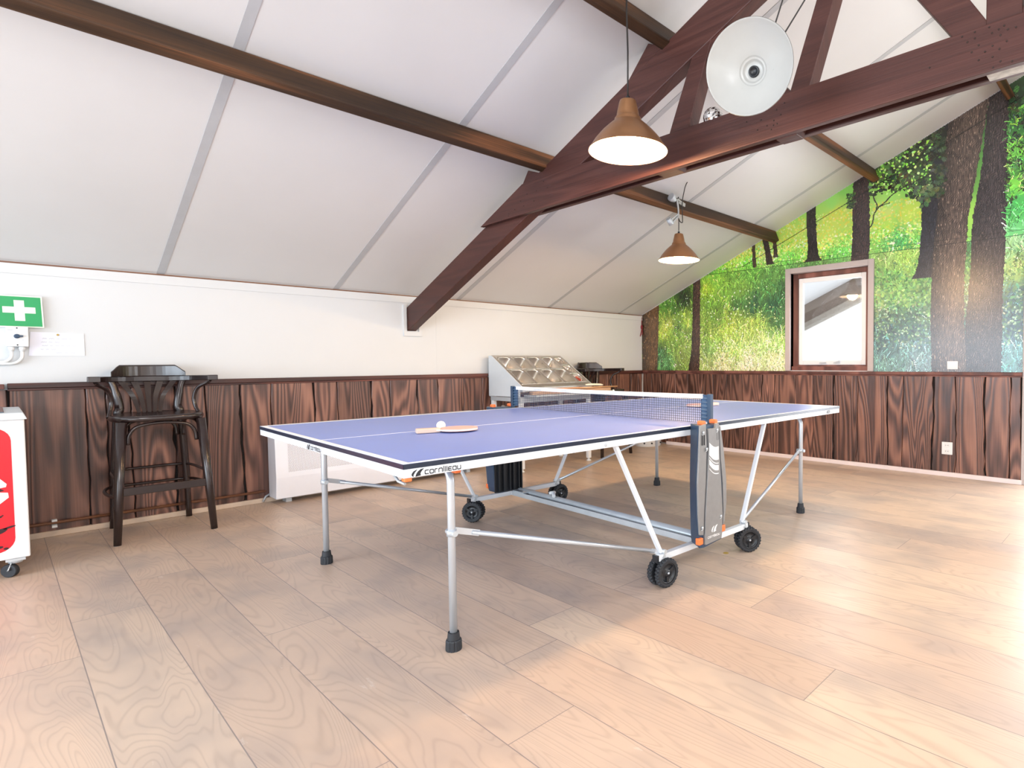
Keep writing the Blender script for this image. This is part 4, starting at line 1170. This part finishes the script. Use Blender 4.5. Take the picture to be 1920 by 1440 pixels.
for i in range(n):
    y0, y1 = ya - .01 + (yb - ya + .02) * i / n, ya - .01 + (yb - ya + .02) * (i + 1) / n
    zz = lambda y: 0.889 + .004 * ((y - TW / 2) / (TW / 2)) ** 2
    mb.hexa([(LM - .004, y0, zz(y0)), (LM + .004, y0, zz(y0)), (LM + .004, y1, zz(y1)), (LM - .004, y1, zz(y1)), (LM - .004, y0, zz(y0) + .0235), (LM + .004, y0, zz(y0) + .0235), (LM + .004, y1, zz(y1) + .0235), (LM - .004, y1, zz(y1) + .0235)])
tp = mb.build('net_tape', M['white_paint'], tt)
for yc in (0.42, 0.80, 1.15, 1.45):
    mb = MB(); s4 = 0.0060
    f4 = lambda u, v: (LM - .0052, yc + .06 - u * s4, 0.895 + v * s4)
    word(mb, 'cornilleau', f4, .2, .5); mb.build('tape_lettering', M['grey_ink'], tp)
mb = MB(); mb.box((0.004, 0.004, 0.699), (0.030, 0.030, 0.7125)); mb.build('leg_lock', M['orange'], tt, bevel=0.004, label='orange leg lock')
mb = MB(); mb.box((0.190, 0.026, 0.698), (0.214, 0.056, 0.7125)); mb.build('leg_lock', M['orange'], tt, bevel=0.004, label='orange leg lock')
mb = MB(); mb.tube([(0.02, .12, .705), (0.02, .09, .69), (0.03, .06, .682)], .005, 8); mb.build('lock_lever', M['galv'], tt)

# bats and ball
def bat(name, label, c, ang, grp):
    o = thing(name, label, 'bat', c, ang, grp)
    def outline(sc=1.0, r=0.086):
        return [(0.0 + 0.088 * 1.02 * sc * math.cos(a), r * sc * math.sin(a)) for a in np.linspace(-2.72, 2.72, 37)] + [(-.105, .017), (-.105, -.017)]
    mb = MB(); mb.prism([(x, y, 0.0085) for x, y in outline()], (0, 0, 0.0065)); mb.build('blade', M['handle_wood'], o)
    for z, nm in ((0.015, 'rubber_sheet'), (0.0065, 'rubber_sheet')):
        mb = MB(); mb.prism([(.002 + x * .985, y * .98, z) for x, y in outline()[:-2]], (0, 0, 0.002)); mb.build(nm, M['red_rubber'], o)
    mb = MB(); mb.prism([(-.082, -.019, 0.0005), (-.082, .019, 0.0005), (-.19, .0215, 0.0005), (-.19, -.0215, .0005)], (0, 0, .022)); mb.build('handle', M['handle_wood'], o, bevel=0.005)
    return o
wT = lambda l, w: (3.48976 + l * math.cos(1.53587) - w * math.sin(1.53587), -4.97741 + l * math.sin(1.53587) + w * math.cos(1.53587), TH)
a_, b_ = Vector(wT(0.392, 0.775)), Vector(wT(0.668, 0.690)); dv = b_ - a_; an = math.atan2(dv.y, dv.x)
bat('table_tennis_bat', 'worn red table tennis bat lying beside the white ball', a_ + dv.normalized() * .19, an, 'table tennis bats')
a_, b_ = Vector(wT(2.660, 0.735)), Vector(wT(2.33, 0.790)); dv = b_ - a_; an = math.atan2(dv.y, dv.x)
bat('table_tennis_bat', 'worn red table tennis bat lying beyond the net', a_ + dv.normalized() * .19, an, 'table tennis bats')
mb = MB(); c = Vector(wT(0.545, 0.835)); mb.sphere(c + Vector((0, 0, .0215)), .0215)
tag(mb.build('table_tennis_ball', M['ball']), 'white ball resting behind the near bat on the blue table', 'ball')

# ================================================================== BAR STOOLS (local: +x towards the room)
st = thing('bar_stool', 'near-black bentwood bar stool with fan back and arms, against the wall beside the freezer', 'bar stool', (0.345, -5.137, 0.0), 0, 'dark bentwood bar stools')
SM = M['stool']
for sy in (-1, 1):
    mb = MB(); mb.tube([(0.268, .236 * sy, 0.0), (0.25, .219 * sy, .3), (0.228, .193 * sy, .738)], [.0185, .0235, .027], 14)
    l = mb.build('leg', SM, st)
    mb = MB(); mb.lathe([(.0175, 0.0), (.0175, .006)], 12, (.268, .236 * sy, 0)); mb.build('foot_glide', M['galv'], l)
    mb = MB(); mb.tube(smooth_path([(-.272, .20 * sy, 0), (-.252, .190 * sy, .3), (-.222, .165 * sy, .735), (-.225, .150 * sy, .80), (-.235, .168 * sy, .92), (-.245, .190 * sy, 1.0)], 4), [.018] * 4 + [.022] * 4 + [.025] * 4 + [.024] * 4 + [.020] * 5, 12)
    mb.build('leg', SM, st, label='rear leg running up into the back post')
# seat: rounded board with a softened rim
def seat_out(s, z):
    pts = []
    for a in np.linspace(0, 2 * PI, 48, endpoint=False):
        ca, sa = math.cos(a), math.sin(a); e = .62
        pts.append((.0 + .262 * s * math.copysign(abs(ca) ** e, ca), .232 * s * math.copysign(abs(sa) ** e, sa) * (1.0 + .04 * ca), z))
    return pts
mb = MB(); mb.sm = True; rings = [mb.addv(seat_out(s, z)) for s, z in ((.93, .735), (.985, .738), (1.0, .748), (1.0, .760), (.985, .769), (.94, .772), (.85, .768), (.5, .765))]
for A, B in zip(rings[:-1], rings[1:]):
    for k in range(48): mb.face((A + k, A + (k + 1) % 48, B + (k + 1) % 48, B + k))
mb.face([rings[0] + k for k in range(48)]); mb.face([rings[-1] + k for k in range(48)])
mb.build('seat', SM, st)
# arm bow: flat bent rail round the back, arms reaching forward
ctr = smooth_path([(.09, -.292, 1.0), (-.06, -.285, .998), (-.19, -.245, .996), (-.262, -.14, .994), (-.285, 0, .994), (-.262, .14, .994), (-.19, .245, .996), (-.06, .285, .998), (.09, .292, 1.0)], 6)
mb = MB(); N = len(ctr); rr = []
for i, p in enumerate(ctr):
    t = (ctr[min(i + 1, N - 1)] - ctr[max(i - 1, 0)]).normalized(); nrm = Vector((-t.y, t.x, 0)).normalized()
    endw = .029 if (i < 3 or i > N - 4) else .024
    rr.append(mb.addv([p + nrm * endw + Vector((0, 0, -.018)), p - nrm * endw + Vector((0, 0, -.018)), p - nrm * endw + Vector((0, 0, .018)), p + nrm * endw + Vector((0, 0, .018))]))
for A, B in zip(rr[:-1], rr[1:]):
    for k in range(4): mb.face((A + k, A + (k + 1) % 4, B + (k + 1) % 4, B + k))
mb.face([rr[0] + k for k in range(4)]); mb.face([rr[-1] + k for k in range(4)])
mb.build('arm_bow', SM, st, bevel=0.004)
# crest block on the bow
mb = MB(); sec = []
for i in range(25):
    t = -1 + 2 * i / 24; y = .190 * t; x = -.287 + .11 * t * t
    e = max(0, (abs(t) - .80) / .20); h = 1.089 - .045 * (e ** .7 if e > 0 else 0)
    sec.append(mb.addv([(x - .015, y, 1.012), (x + .017, y, 1.012), (x + .014, y, h - .006), (x + .006, y, h), (x - .012, y, h)]))
for A, B in zip(sec[:-1], sec[1:]):
    for k in range(5): mb.face((A + k, A + (k + 1) % 5, B + (k + 1) % 5, B + k))
mb.face([sec[0] + k for k in range(5)]); mb.face([sec[-1] + k for k in range(5)])
mb.build('crest_rail', SM, st, bevel=0.003)
for i in range(5):
    t = (i - 2) / 2
    top = Vector((-.276 + .03 * t * t, .135 * t, .978)); bot = Vector((-.222, .054 * t, .768)); mid = Vector((-.252, .078 * t, .875))
    mb = MB(); P3 = smooth_path([bot, mid, top], 6); pr = []
    for k, p in enumerate(P3):
        w = .0095 + .0085 * k / (len(P3) - 1)
        pr.append(mb.addv([p + Vector((-.004, -w, 0)), p + Vector((.004, -w, 0)), p + Vector((.004, w, 0)), p + Vector((-.004, w, 0))]))
    for A, B in zip(pr[:-1], pr[1:]):
        for k in range(4): mb.face((A + k, A + (k + 1) % 4, B + (k + 1) % 4, B + k))
    mb.face([pr[0] + k for k in range(4)]); mb.face([pr[-1] + k for k in range(4)])
    mb.build('back_splat', SM, st)
for sy in (-1, 1):
    mb = MB(); mb.tube(smooth_path([(.05, .283 * sy, .982), (.03, .272 * sy, .965), (-.02, .228 * sy, .93), (-.04, .208 * sy, .86), (-.03, .215 * sy, .80), (.0, .228 * sy, .755)], 5), .0115, 10); mb.build('arm_support', SM, st)
# bentwood arches under the seat
def arch(a, b, drop=.13):
    a, b = Vector(a), Vector(b); d = (b - a); L = d.length; d.normalize()
    pts = [a + d * .028 + Vector((0, 0, -drop)), a + d * .035 + Vector((0, 0, -drop * .55)), a + d * .07 + Vector((0, 0, -.025)), a + d * .15 + Vector((0, 0, -.006)), b - d * .15 + Vector((0, 0, -.006)), b - d * .07 + Vector((0, 0, -.025)), b - d * .035 + Vector((0, 0, -drop * .55)), b - d * .028 + Vector((0, 0, -drop))]
    mb = MB(); mb.tube(smooth_path(pts, 5), .0105, 10); mb.build('seat_arch', SM, st)
arch((.225, -.195, .728), (.225, .195, .728)); arch((-.222, -.168, .728), (-.222, .168, .728)); arch((-.22, -.17, .728), (.222, -.195, .728)); arch((-.22, .17, .728), (.222, .195, .728))
mb = MB(); mb.bar((.252, -.222, .315), (.252, .222, .315), .020, .048); mb.build('foot_rail', SM, st, bevel=0.003)
for z, ex in ((.385, .0), (.275, .035)):
    mb = MB(); ys = .216; yb = .20 + ex
    mb.tube(smooth_path([(.245, -ys, z), (.0, -ys - ex, z), (-.20, -yb, z), (-.272 - ex * .3, -yb + .06, z), (-.280 - ex * .3, 0, z), (-.272 - ex * .3, yb - .06, z), (-.20, yb, z), (.0, ys + ex, z), (.245, ys, z)], 5), .0095, 8); mb.build('stretcher_hoop', SM, st)
s2_ = dup(st); s2_.location = (0.325, -1.10, 0.0); s2_['label'] = 'near-black bentwood bar stool standing behind the ingredient counter in the far corner'

# ================================================================== ICE CREAM FREEZER
fz = thing('chest_freezer', 'white chest freezer on castors with red ice cream picture, cut off at the left edge', 'freezer', (0.55, -6.3, 0.0))
mb = MB(); mb.box((0.245, -6.88, 0.095), (0.900, -5.732, 0.815)); fb = mb.build('cabinet', M['white_paint'], fz, world=True, bevel=0.006)
mb = MB(); mb.hexa([(0.225, -6.9, .812), (.925, -6.9, .812), (.925, -5.722, .812), (.225, -5.722, .812), (.235, -6.89, .846), (.895, -6.89, .846), (.895, -5.735, .846), (.235, -5.735, .846)])
ld = mb.build('lid_frame', M['lid_grey'], fz, world=True, bevel=0.004)
mb = MB(); mb.hexa([(.30, -6.84, .846), (.85, -6.84, .846), (.85, -5.80, .846), (.30, -5.80, .846), (.30, -6.84, .852), (.85, -6.84, .850), (.85, -5.80, .850), (.30, -5.80, .852)]); mb.build('lid_glass', M['dark_glass'], ld, world=True)
mb = MB(); pts = []
def rr_(y0, y1, z0, z1, r, n=6):
    o = []
    for (cy, cz, a0) in ((y1 - r, z1 - r, 0), (y0 + r, z1 - r, PI / 2), (y0 + r, z0 + r, PI), (y1 - r, z0 + r, 1.5 * PI)):
        for i in range(n + 1): o.append((cy + r * math.cos(a0 + PI / 2 * i / n), cz + r * math.sin(a0 + PI / 2 * i / n)))
    return o
XF = .9012
mb.prism([(XF, y, z) for y, z in rr_(-6.72, -5.782, .135, .775, .07)], (-.001, 0, 0)); mb.build('red_picture', M['red_print'], fb, world=True, label='red advertising panel with ice cream sandwich')
mb = MB()
mb.poly([(XF + .0006, y, z) for y, z in [(-6.0, .52), (-5.90, .53), (-5.825, .515), (-5.803, .485), (-5.806, .470), (-5.86, .462), (-6.0, .455)]])
mb.poly([(XF + .0006, y, z) for y, z in [(-6.0, .445), (-5.86, .452), (-5.80, .440), (-5.798, .415), (-5.83, .385), (-5.9, .36), (-6.0, .35)]]); mb.build('ice_cream_picture', M['cream'], fb, world=True)
mb = MB()
mb.poly([(XF + .0005, y, z) for y, z in [(-6.0, .47), (-5.83, .468), (-5.812, .452), (-5.84, .445), (-6.0, .44)]])
for y, z, a, b, rot in ((-5.84, .318, .018, .006, .2), (-5.822, .326, .004, .003, 0), (-5.80, .262, .022, .005, .25), (-5.835, .245, .03, .012, .4), (-5.84, .165, .016, .007, .1), (-5.815, .155, .009, .006, 0), (-5.87, .19, .03, .012, .1)):
    mb.poly([(XF + .0007, y + a * math.cos(t) * math.cos(rot) - b * math.sin(t) * math.sin(rot), z + a * math.cos(t) * math.sin(rot) + b * math.sin(t) * math.cos(rot)) for t in np.linspace(0, 2 * PI, 14, endpoint=False)])
mb.build('chocolate_picture', M['choc'], fb, world=True)
for cx_, cy_ in ((.862, -5.785), (.30, -5.80), (.862, -6.82), (.30, -6.82)):
    mb = MB(); mb.box((cx_ - .04, cy_ - .035, .083), (cx_ + .04, cy_ + .035, .095)); mb.lathe([(.026, .068), (.03, .083)], 16, (cx_, cy_, 0)); mb.bar((cx_ + .01, cy_ - .015, .075), (cx_ + .03, cy_ - .03, .035), .004, .03, (1, 0, 0)); mb.bar((cx_ - .012, cy_ + .0, .075), (cx_ + .006, cy_ - .012, .035), .004, .03, (1, 0, 0))
    c_ = mb.build('castor', M['galv'], fz, world=True)
    mb = MB(); mb.lathe([(.031, -.013), (.034, -.010), (.034, .010), (.031, .013)], 28, (cx_ + .016, cy_ - .02, .034), (.8, -.6, 0)); mb.build('castor_wheel', M['rubber'], c_, world=True)

# ================================================================== WALL ITEMS AT THE LEFT
sg = thing('first_aid_sign', 'green first aid sign with white cross on the wall above the switch box', 'sign', (0.02, -5.72, 1.33))
def onleft(px, py, x): return ray_to(px, py, 0, x)
tl, trr, br, bl = [Vector(onleft(*q, 0.022)) for q in ((-28, 551), (78, 557), (83, 615), (-24, 612))]
mb = MB(); mb.prism([tl, trr, br, bl], (.004, 0, 0)); sb = mb.build('sign_plate', M['cream_sign'], sg, world=True)
def quad_uv(u, v, off): return tl * (1 - u) * (1 - v) + trr * u * (1 - v) + br * u * v + bl * (1 - u) * v + Vector((off, 0, 0))
mb = MB(); mb.poly([quad_uv(u, v, .0047) for u, v in ((.02, .03), (.972, .03), (.972, .965), (.02, .965))]); mb.build('sign_field', M['green_sign'], sb, world=True)
mb = MB(); cx_, cy_ = .575, .47; a, A, b, B = .092, .305, .145, .325
mb.poly([quad_uv(u, v, .0052) for u, v in ((cx_ - a, cy_ - B), (cx_ + a, cy_ - B), (cx_ + a, cy_ - b * .8), (cx_ + A * .95, cy_ - b * .8), (cx_ + A * .95, cy_ + b * .55), (cx_ + a, cy_ + b * .55), (cx_ + a, cy_ + B), (cx_ - a, cy_ + B), (cx_ - a, cy_ + b * .55), (cx_ - A * .98, cy_ + b * .55), (cx_ - A * .98, cy_ - b * .8), (cx_ - a, cy_ - b * .8))]); mb.build('cross', M['cream_sign'], sb, world=True)

sw = thing('isolator_switch', 'white isolator switch box with black rotary knob below the first aid sign', 'switch', (0.03, -5.72, 1.20))
mb = MB(); mb.prism([(0.0, y, z) for y, z in ((-5.770, 1.205), (-5.678, 1.205), (-5.678, 1.328), (-5.770, 1.328))], (.055, 0, 0)); sbx = mb.build('box', M['white_plastic'], sw, world=True, bevel=.004)
mb = MB(); mb.lathe([(.0135, 0), (.0135, .012), (.011, .018)], 20, (.055, -5.726, 1.268), (1, 0, 0)); mb.prism([(.058, y, z) for y, z in ((-5.735, 1.262), (-5.70, 1.265), (-5.70, 1.273), (-5.735, 1.274))], (.018, 0, 0)); mb.build('rotary_knob', M['navy_plastic'], sbx, world=True, bevel=.002)
for z in (1.215, 1.318):
    mb = MB(); mb.lathe([(.004, 0), (.004, .002)], 10, (.055, -5.725, z), (1, 0, 0)); mb.build('screw', M['ink'], sbx, world=True)
mb = MB(); mb.box((.0551, -5.764, 1.305), (.0554, -5.742, 1.309)); mb.box((.0551, -5.704, 1.244), (.0554, -5.700, 1.248)); mb.build('faint_print', M['grey_ink'], sbx, world=True)
for y in (-5.75, -5.706):
    mb = MB(); mb.lathe([(.0125, -.028), (.0125, -.018), (.015, -.014), (.015, 0)], 14, (.03, y, 1.206)); mb.build('cable_gland', M['white_plastic'], sbx, world=True)
    mb = MB(); k = .045 if y < -5.72 else .055
    pts = [(.03, y, 1.18)] + [(.026, y - k + k * math.cos(a), 1.155 - k * math.sin(a)) for a in np.linspace(0, PI / 2, 8)] + [(.02, -6.3, 1.155 - k)]
    mb.tube(pts, .0085, 12); mb.build('cable', M['white_plastic'], sw, world=True)
pn = thing('paper_note', 'white handwritten paper note pinned to the wall right of the switch box', 'note', (0.004, -5.55, 1.15))
mb = MB(); q = [Vector(onleft(*c, .003)) for c in ((57, 622), (157, 626), (159, 667), (54, 667))]; mb.prism(q, (.0012, 0, 0)); mb.build('sheet', M['paper'], pn, world=True)
mb = MB()
def nq(u, v): return q[0] * (1 - u) * (1 - v) + q[1] * u * (1 - v) + q[2] * u * v + q[3] * (1 - u) * v + Vector((.0018, 0, 0))
for row, (u0, u1) in enumerate(((.22, .80), (.20, .55), (.22, .86), (.20, .5), (.48, .80))):
    u = u0; v0 = .26 + row * .155; pp = []
    while u < u1:
        L = rng.uniform(.05, .11); ln = [(u + L * s / 8, v0 + .03 * math.sin(s * 2.1 + row) * rng.uniform(.5, 1.1)) for s in range(9)]
        for a, b in zip(ln[:-1], ln[1:]): mb.quad(nq(a[0], a[1] - .008), nq(b[0], b[1] - .008), nq(b[0], b[1] + .008), nq(a[0], a[1] + .008))
        u += L + .035
mb.build('handwriting', M['grey_ink'], pn, world=True)
mb = MB(); c = nq(.5, .09); mb.lathe([(.006, 0), (.006, .006), (.004, .008)], 12, c, (1, 0, 0)); mb.build('push_pin', M['yellow_ink'], pn, world=True)

pi_ = thing('heating_pipe', 'thin brown pipe clipped along the foot of the left wainscot', 'pipe', (0.045, -5.7, 0.085))
mb = MB(); mb.tube([(.046, YF + .3, .084), (.046, -4.455, .092)], .0095, 10); mb.build('pipe', M['pipe_shadow_brown'], pi_, world=True)
for y in (-5.604, -7.0):
    mb = MB(); mb.box((.026, y - .012, .06), (.06, y + .012, .075)); mb.box((.026, y - .012, .098), (.06, y + .012, .11)); mb.box((.026, y - .012, .07), (.034, y + .012, .10)); mb.build('pipe_clip', M['white_plastic'], pi_, world=True)

# ================================================================== CONVECTOR RADIATOR
rd = thing('convector_radiator', 'long white convector radiator with perforated front on the wall behind the table', 'radiator', (0.1, -3.55, 0.04))
ya, yb = -4.428, -2.655
prof = [(.026, .040), (.196, .040), (.212, .205), (.196, .585), (.186, .607), (.026, .607)]
mb = MB(); mb.prism([(x, ya, z) for x, z in prof], (0, yb - ya, 0)); cs = mb.build('casing', M['rad_white'], rd, world=True, bevel=.004)
fx = lambda z: .212 + (.196 - .212) * (z - .205) / .38 + .0008
mb = MB(); mb.poly([(fx(.245), ya + .085, .245), (fx(.245), yb - .085, .245), (fx(.52), yb - .085, .52), (fx(.52), ya + .085, .52)]); mb.build('perforated_grille', M['grille'], cs, world=True)
for y in (ya + .1, yb - .1):
    mb = MB(); mb.box((.06, y - .02, 0.0), (.15, y + .02, .041)); mb.build('foot', M['galv'], rd, world=True)
mb = MB(); mb.tube([(.03, ya - .0, .06), (.05, ya - .03, .05), (.05, ya - .05, .012)], .008, 8); mb.build('valve_pipe', M['galv'], rd, world=True)

# ================================================================== INGREDIENT COUNTER
UY0, UY1 = -2.44, -1.525
un = thing('ingredient_counter', 'pale grey steel ingredient counter with sloping pan rack, behind the table', 'counter', (0.33, -1.98, 0.0))
A_, B_ = Vector((.123, 0, 1.158)), Vector((.622, 0, .862)); sd_ = (B_ - A_).normalized(); nn_ = Vector((-sd_.z, 0, sd_.x))
if nn_.z < 0: nn_ = -nn_
sidep = [(.060, .748), (.060, 1.165), (.115, 1.165), (.637, .853), (.637, .842), (.60, .820), (.60, .748)]
for y in (UY0 - .006, UY1):
    mb = MB(); mb.prism([(x, y, z) for x, z in sidep], (0, .006, 0)); pnl = mb.build('side_panel', M['galv'] if False else M['lid_grey'], un, world=True, bevel=.001)
    for x, z in ((.075, 1.14), (.075, 1.09), (.085, .765), (.57, .765)):
        mb = MB(); mb.lathe([(.004, 0), (.004, .003)], 8, (x, y if y < -2 else y + .006, z), (0, -1 if y < -2 else 1, 0)); mb.build('rivet', M['galv'], pnl, world=True)
mb = MB(); mb.box((.060, UY0, .74), (.066, UY1, 1.163)); mb.build('back_panel', M['lid_grey'], un, world=True)
# rack frame round the pans
def SL(s, y, h=0.0): p = A_ + sd_ * s + nn_ * h; return (p.x, y, p.z)
Lr = (B_ - A_).length
mb = MB()
for s0, s1, y0, y1 in ((-.02, .012, UY0, UY1), (Lr - .022, Lr + .004, UY0, UY1), (.012, Lr - .022, UY0, UY0 + .014), (.012, Lr - .022, UY1 - .016, UY1)):
    mb.hexa([SL(s0, y0, -.022), SL(s1, y0, -.022), SL(s1, y1, -.022), SL(s0, y1, -.022), SL(s0, y0), SL(s1, y0), SL(s1, y1), SL(s0, y1)])
mb.build('rack_frame', M['steel'], un, world=True, bevel=.0015)
mb = MB(); mb.box((.60, UY0, .80), (.637, UY1, .842)); mb.box((.56, UY0, .69), (.60, UY1, .748)); mb.box((.08, UY0, .70), (.56, UY0 + .03, .742)); mb.box((.08, UY1 - .03, .70), (.56, UY1, .742)); mb.build('front_rail', M['galv'], un, world=True, bevel=.002)
mb = MB(); mb.box((.60, UY0 + .04, .754), (.80, UY1 + .04, .772)); mb.build('front_shelf', M['galv'], un, world=True, bevel=.002)
for x, y in ((.10, UY0 + .025), (.575, UY0 + .025), (.10, UY1 - .0), (.575, UY1 - .0), (.575, -1.98)):
    if y == -1.98: continue
    mb = MB(); mb.box((x - .02, y - .02, .03), (x + .02, y + .02, .745)); lg2 = mb.build('leg', M['white_paint'], un, world=True, bevel=.002)
    mb = MB(); mb.lathe([(.026, 0), (.026, .008), (.012, .012), (.012, .03)], 16, (x, y, 0)); mb.build('levelling_foot', M['white_plastic'], lg2, world=True)

def pan_mesh(s0, s1, y0, y1, dpt, rad_=.042):
    """one gastronorm pan: flat rim, rounded opening, tapering basin (in rack coordinates)"""
    mb = MB(); r = rad_; e = .011
    def loop(inset, h, rad):
        a0, a1, b0, b1 = s0 + inset, s1 - inset, y0 + inset, y1 - inset
        o = []
        for (cs_, cy_, t0) in ((a1 - rad, b1 - rad, 0), (a0 + rad, b1 - rad, PI / 2), (a0 + rad, b0 + rad, PI), (a1 - rad, b0 + rad, 1.5 * PI)):
            for i in range(7): o.append(SL(cs_ + rad * math.cos(t0 + PI / 2 * i / 6), cy_ + rad * math.sin(t0 + PI / 2 * i / 6), h))
        return o
    mb.sm = True
    L = [loop(.0005, -.003, .004), loop(.001, .0035, .005), loop(e, .004, r), loop(e + .002, -.006, r), loop(e + .010, -dpt + .016, r), loop(e + .026, -dpt, r * .8)]
    K = [mb.addv(l) for l in L]; n = len(L[0])
    for a, b in zip(K[:-1], K[1:]):
        for i in range(n): mb.face((a + i, a + (i + 1) % n, b + (i + 1) % n, b + i))
    mb.face([K[-1] + i for i in range(n)])
    return mb
cw = .1875; yy = UY0 + .016
names = [('leftmost', 0), ('second', 1), ('third', 2), ('fourth', 3)]
ordn = ['first', 'second', 'third', 'fourth']
for col in range(4):
    for row, (s0, s1) in enumerate(((.014, .268), (.274, Lr - .024))):
        mb = pan_mesh(s0, s1, yy + col * cw + .001, yy + (col + 1) * cw - .001, .14 if (col + row) % 3 else .11)
        lab = '%s steel pan from the left in the %s row of the ingredient counter' % (ordn[col], 'upper' if row == 0 else 'lower')
        tag(mb.build('food_pan', M['steel']), lab, 'pan', 'steel food pans in the counter rack')
y0 = yy + 4 * cw + .001; y1 = UY1 - .018; hh = (Lr - .024 - .014) / 3
for row in range(3):
    mb = pan_mesh(.014 + row * hh, .014 + (row + 1) * hh - .003, y0, y1, .05, .03)
    o = tag(mb.build('sauce_pan_insert', M['steel']), '%s small steel insert in the narrow right column of the ingredient counter' % ('top', 'middle', 'bottom')[row], 'pan', 'small steel inserts in the counter rack')
    sm_ = .014 + row * hh + hh / 2
    mb = MB(); ym = (y0 + y1) / 2
    mb.tube(smooth_path([SL(sm_ - .05, ym - .0, -.012), SL(sm_ - .02, ym + .006, .010), SL(sm_ + .02, ym + .006, .010), SL(sm_ + .05, ym, -.012)], 5), .006, 8); mb.build('lifting_handle', M['steel'], o)
    if row == 2:
        mb = MB(); mb.poly([SL(a, b, -.030) for a, b in ((.014 + 2 * hh + .02, y0 + .02), (.014 + 3 * hh - .022, y0 + .02), (.014 + 3 * hh - .022, y1 - .02), (.014 + 2 * hh + .02, y1 - .02))]); mb.build('red_residue', plain('red_food', srgb(176, 66, 50), .5, var=.3, scale=60), o, label='red contents')

cb = MB(); cb.box((.640, UY0 + .07, .7725), (.705, -1.30, .806)); tag(cb.build('cutting_board', M['board_tan'], bevel=.003), 'tan wooden board lying on the front shelf of the ingredient counter', 'board')
mb = MB(); mb.tube([Vector(ray_to(1020, 731, 0, .70)) + Vector((0, 0, .006)), Vector(ray_to(1157, 725.5, 0, .66)) + Vector((0, 0, .008))], .0085, 10)
tag(mb.build('wooden_stick', M['tan_stick']), 'long pale wooden stick lying across the counter board', 'stick')
mb = MB(); a = Vector(ray_to(1085, 733, 0, .76)); b = Vector(ray_to(1150, 732.5, 0, .72)); mb.tube([a, b], .006, 10); mb.sphere(b, .014, 14, 10)
tag(mb.build('white_stick', M['white_plastic']), 'thin white stick with a round knob end beside the wooden stick', 'stick')
kn = thing('spreading_knife', 'flat steel spreading knife with cream handle lying at the counter corner', 'knife', (.655, -1.5, .82))
mb = MB(); mb.tube(smooth_path([ray_to(1098, 721.5, 0, .66), ray_to(1108, 721, 0, .66), ray_to(1120, 721, 0, .65), ray_to(1130, 721.5, 0, .645)], 4), [.008, .010, .012, .0125, .013, .0132, .0132, .013, .013, .0128, .0125, .011, .008], 10); mb.build('handle', plain('cream_handle', srgb(238, 226, 206), .4), kn, world=True)
mb = MB(); mb.bar(ray_to(1098, 722, 0, .66), ray_to(1084, 723.5, 0, .67), .003, .016); mb.build('blade', M['steel'], kn, world=True)

tb = thing('white_tub', 'round white tub with dark handle fixings standing on the floor in the far corner', 'tub', (.305, -.235, 0))
mb = MB(); mb.lathe([(.165, 0), (.172, .008), (.176, .12), (.180, .26), (.186, .262), (.186, .275), (.172, .275), (.168, .02), (.0, .02)], 40, caps=False); mb.lathe([(.165, 0), (0, 0)], 40, caps=False); mb.build('tub_body', M['white_plastic'], tb)
for a in (-1.1, -.55, .3):
    mb = MB(); c = Vector((math.cos(a) * .174, math.sin(a) * .174, .045)); mb.lathe([(.011, 0), (.011, .008), (.006, .012)], 12, c, (math.cos(a), math.sin(a), 0)); mb.build('handle_fixing', M['black_plastic'], tb)

# ================================================================== SWITCH, SOCKET, RIBBON, FLOOR STICKER
ws = thing('light_switch', 'white double light switch plate on the mural just above the wainscot', 'switch', (3.9, -.005, 1.04))
mb = MB(); mb.box((3.858, -.016, 1.002), (3.950, -.003, 1.078)); mb.build('plate', M['white_plastic'], ws, world=True, bevel=.003)
mb = MB(); mb.hexa([(3.866, -.019, 1.010), (3.942, -.019, 1.010), (3.942, -.016, 1.010), (3.866, -.016, 1.010), (3.866, -.023, 1.062), (3.942, -.023, 1.062), (3.942, -.016, 1.062), (3.866, -.016, 1.062)]); mb.build('rocker', M['white_plastic'], ws, world=True, bevel=.001)
so = thing('power_socket', 'white double power socket on the planked wainscot under the mural', 'socket', (3.872, -.03, .265))
mb = MB(); mb.box((3.826, -.040, .208), (3.918, -.024, .324)); pl_ = mb.build('plate', M['white_plastic'], so, world=True, bevel=.003)
for z in (.295, .240):
    mb = MB(); mb.lathe([(.021, 0), (.021, .0015), (.0185, .0016), (.018, -.006), (0, -.006)], 24, (3.872, -.0402, z), (0, -1, 0), caps=False); mb.build('socket_well', M['pale_grey'], pl_, world=True)
    mb = MB()
    for dx in (-.0095, .0095): mb.lathe([(.0028, 0), (.0028, .007)], 10, (3.872 + dx, -.0405, z), (0, -1, 0))
    mb.build('contact_hole', M['ink'], pl_, world=True)
rb_ = thing('red_ribbon', 'small dark red ribbon hanging in the room corner beside the mural', 'ribbon', (.012, -.02, 1.5))
mb = MB(); mb.tube(smooth_path([(.012, -.014, 1.70), (.010, -.018, 1.62), (.016, -.02, 1.56)], 4), .004, 8); mb.sphere((.014, -.020, 1.565), .022, 12, 8, (.7, .7, 1.5)); mb.tube(smooth_path([(.016, -.02, 1.54), (.010, -.028, 1.49), (.012, -.05, 1.44)], 4), .006, 8); mb.tube(smooth_path([(.016, -.02, 1.54), (.022, -.014, 1.5), (.020, -.02, 1.46)], 4), .005, 8)
mb.build('ribbon', M['red_cloth'], rb_, world=True)
c = ray_to(1361, 1037, 2, 0.0)
mb = MB(); mb.lathe([(.016, 0), (.016, .0008)], 24, (c.x, c.y, 0)); tag(mb.build('floor_sticker', M['yellow_ink']), 'small round yellowish sticker on the floor below the net housing', 'sticker')
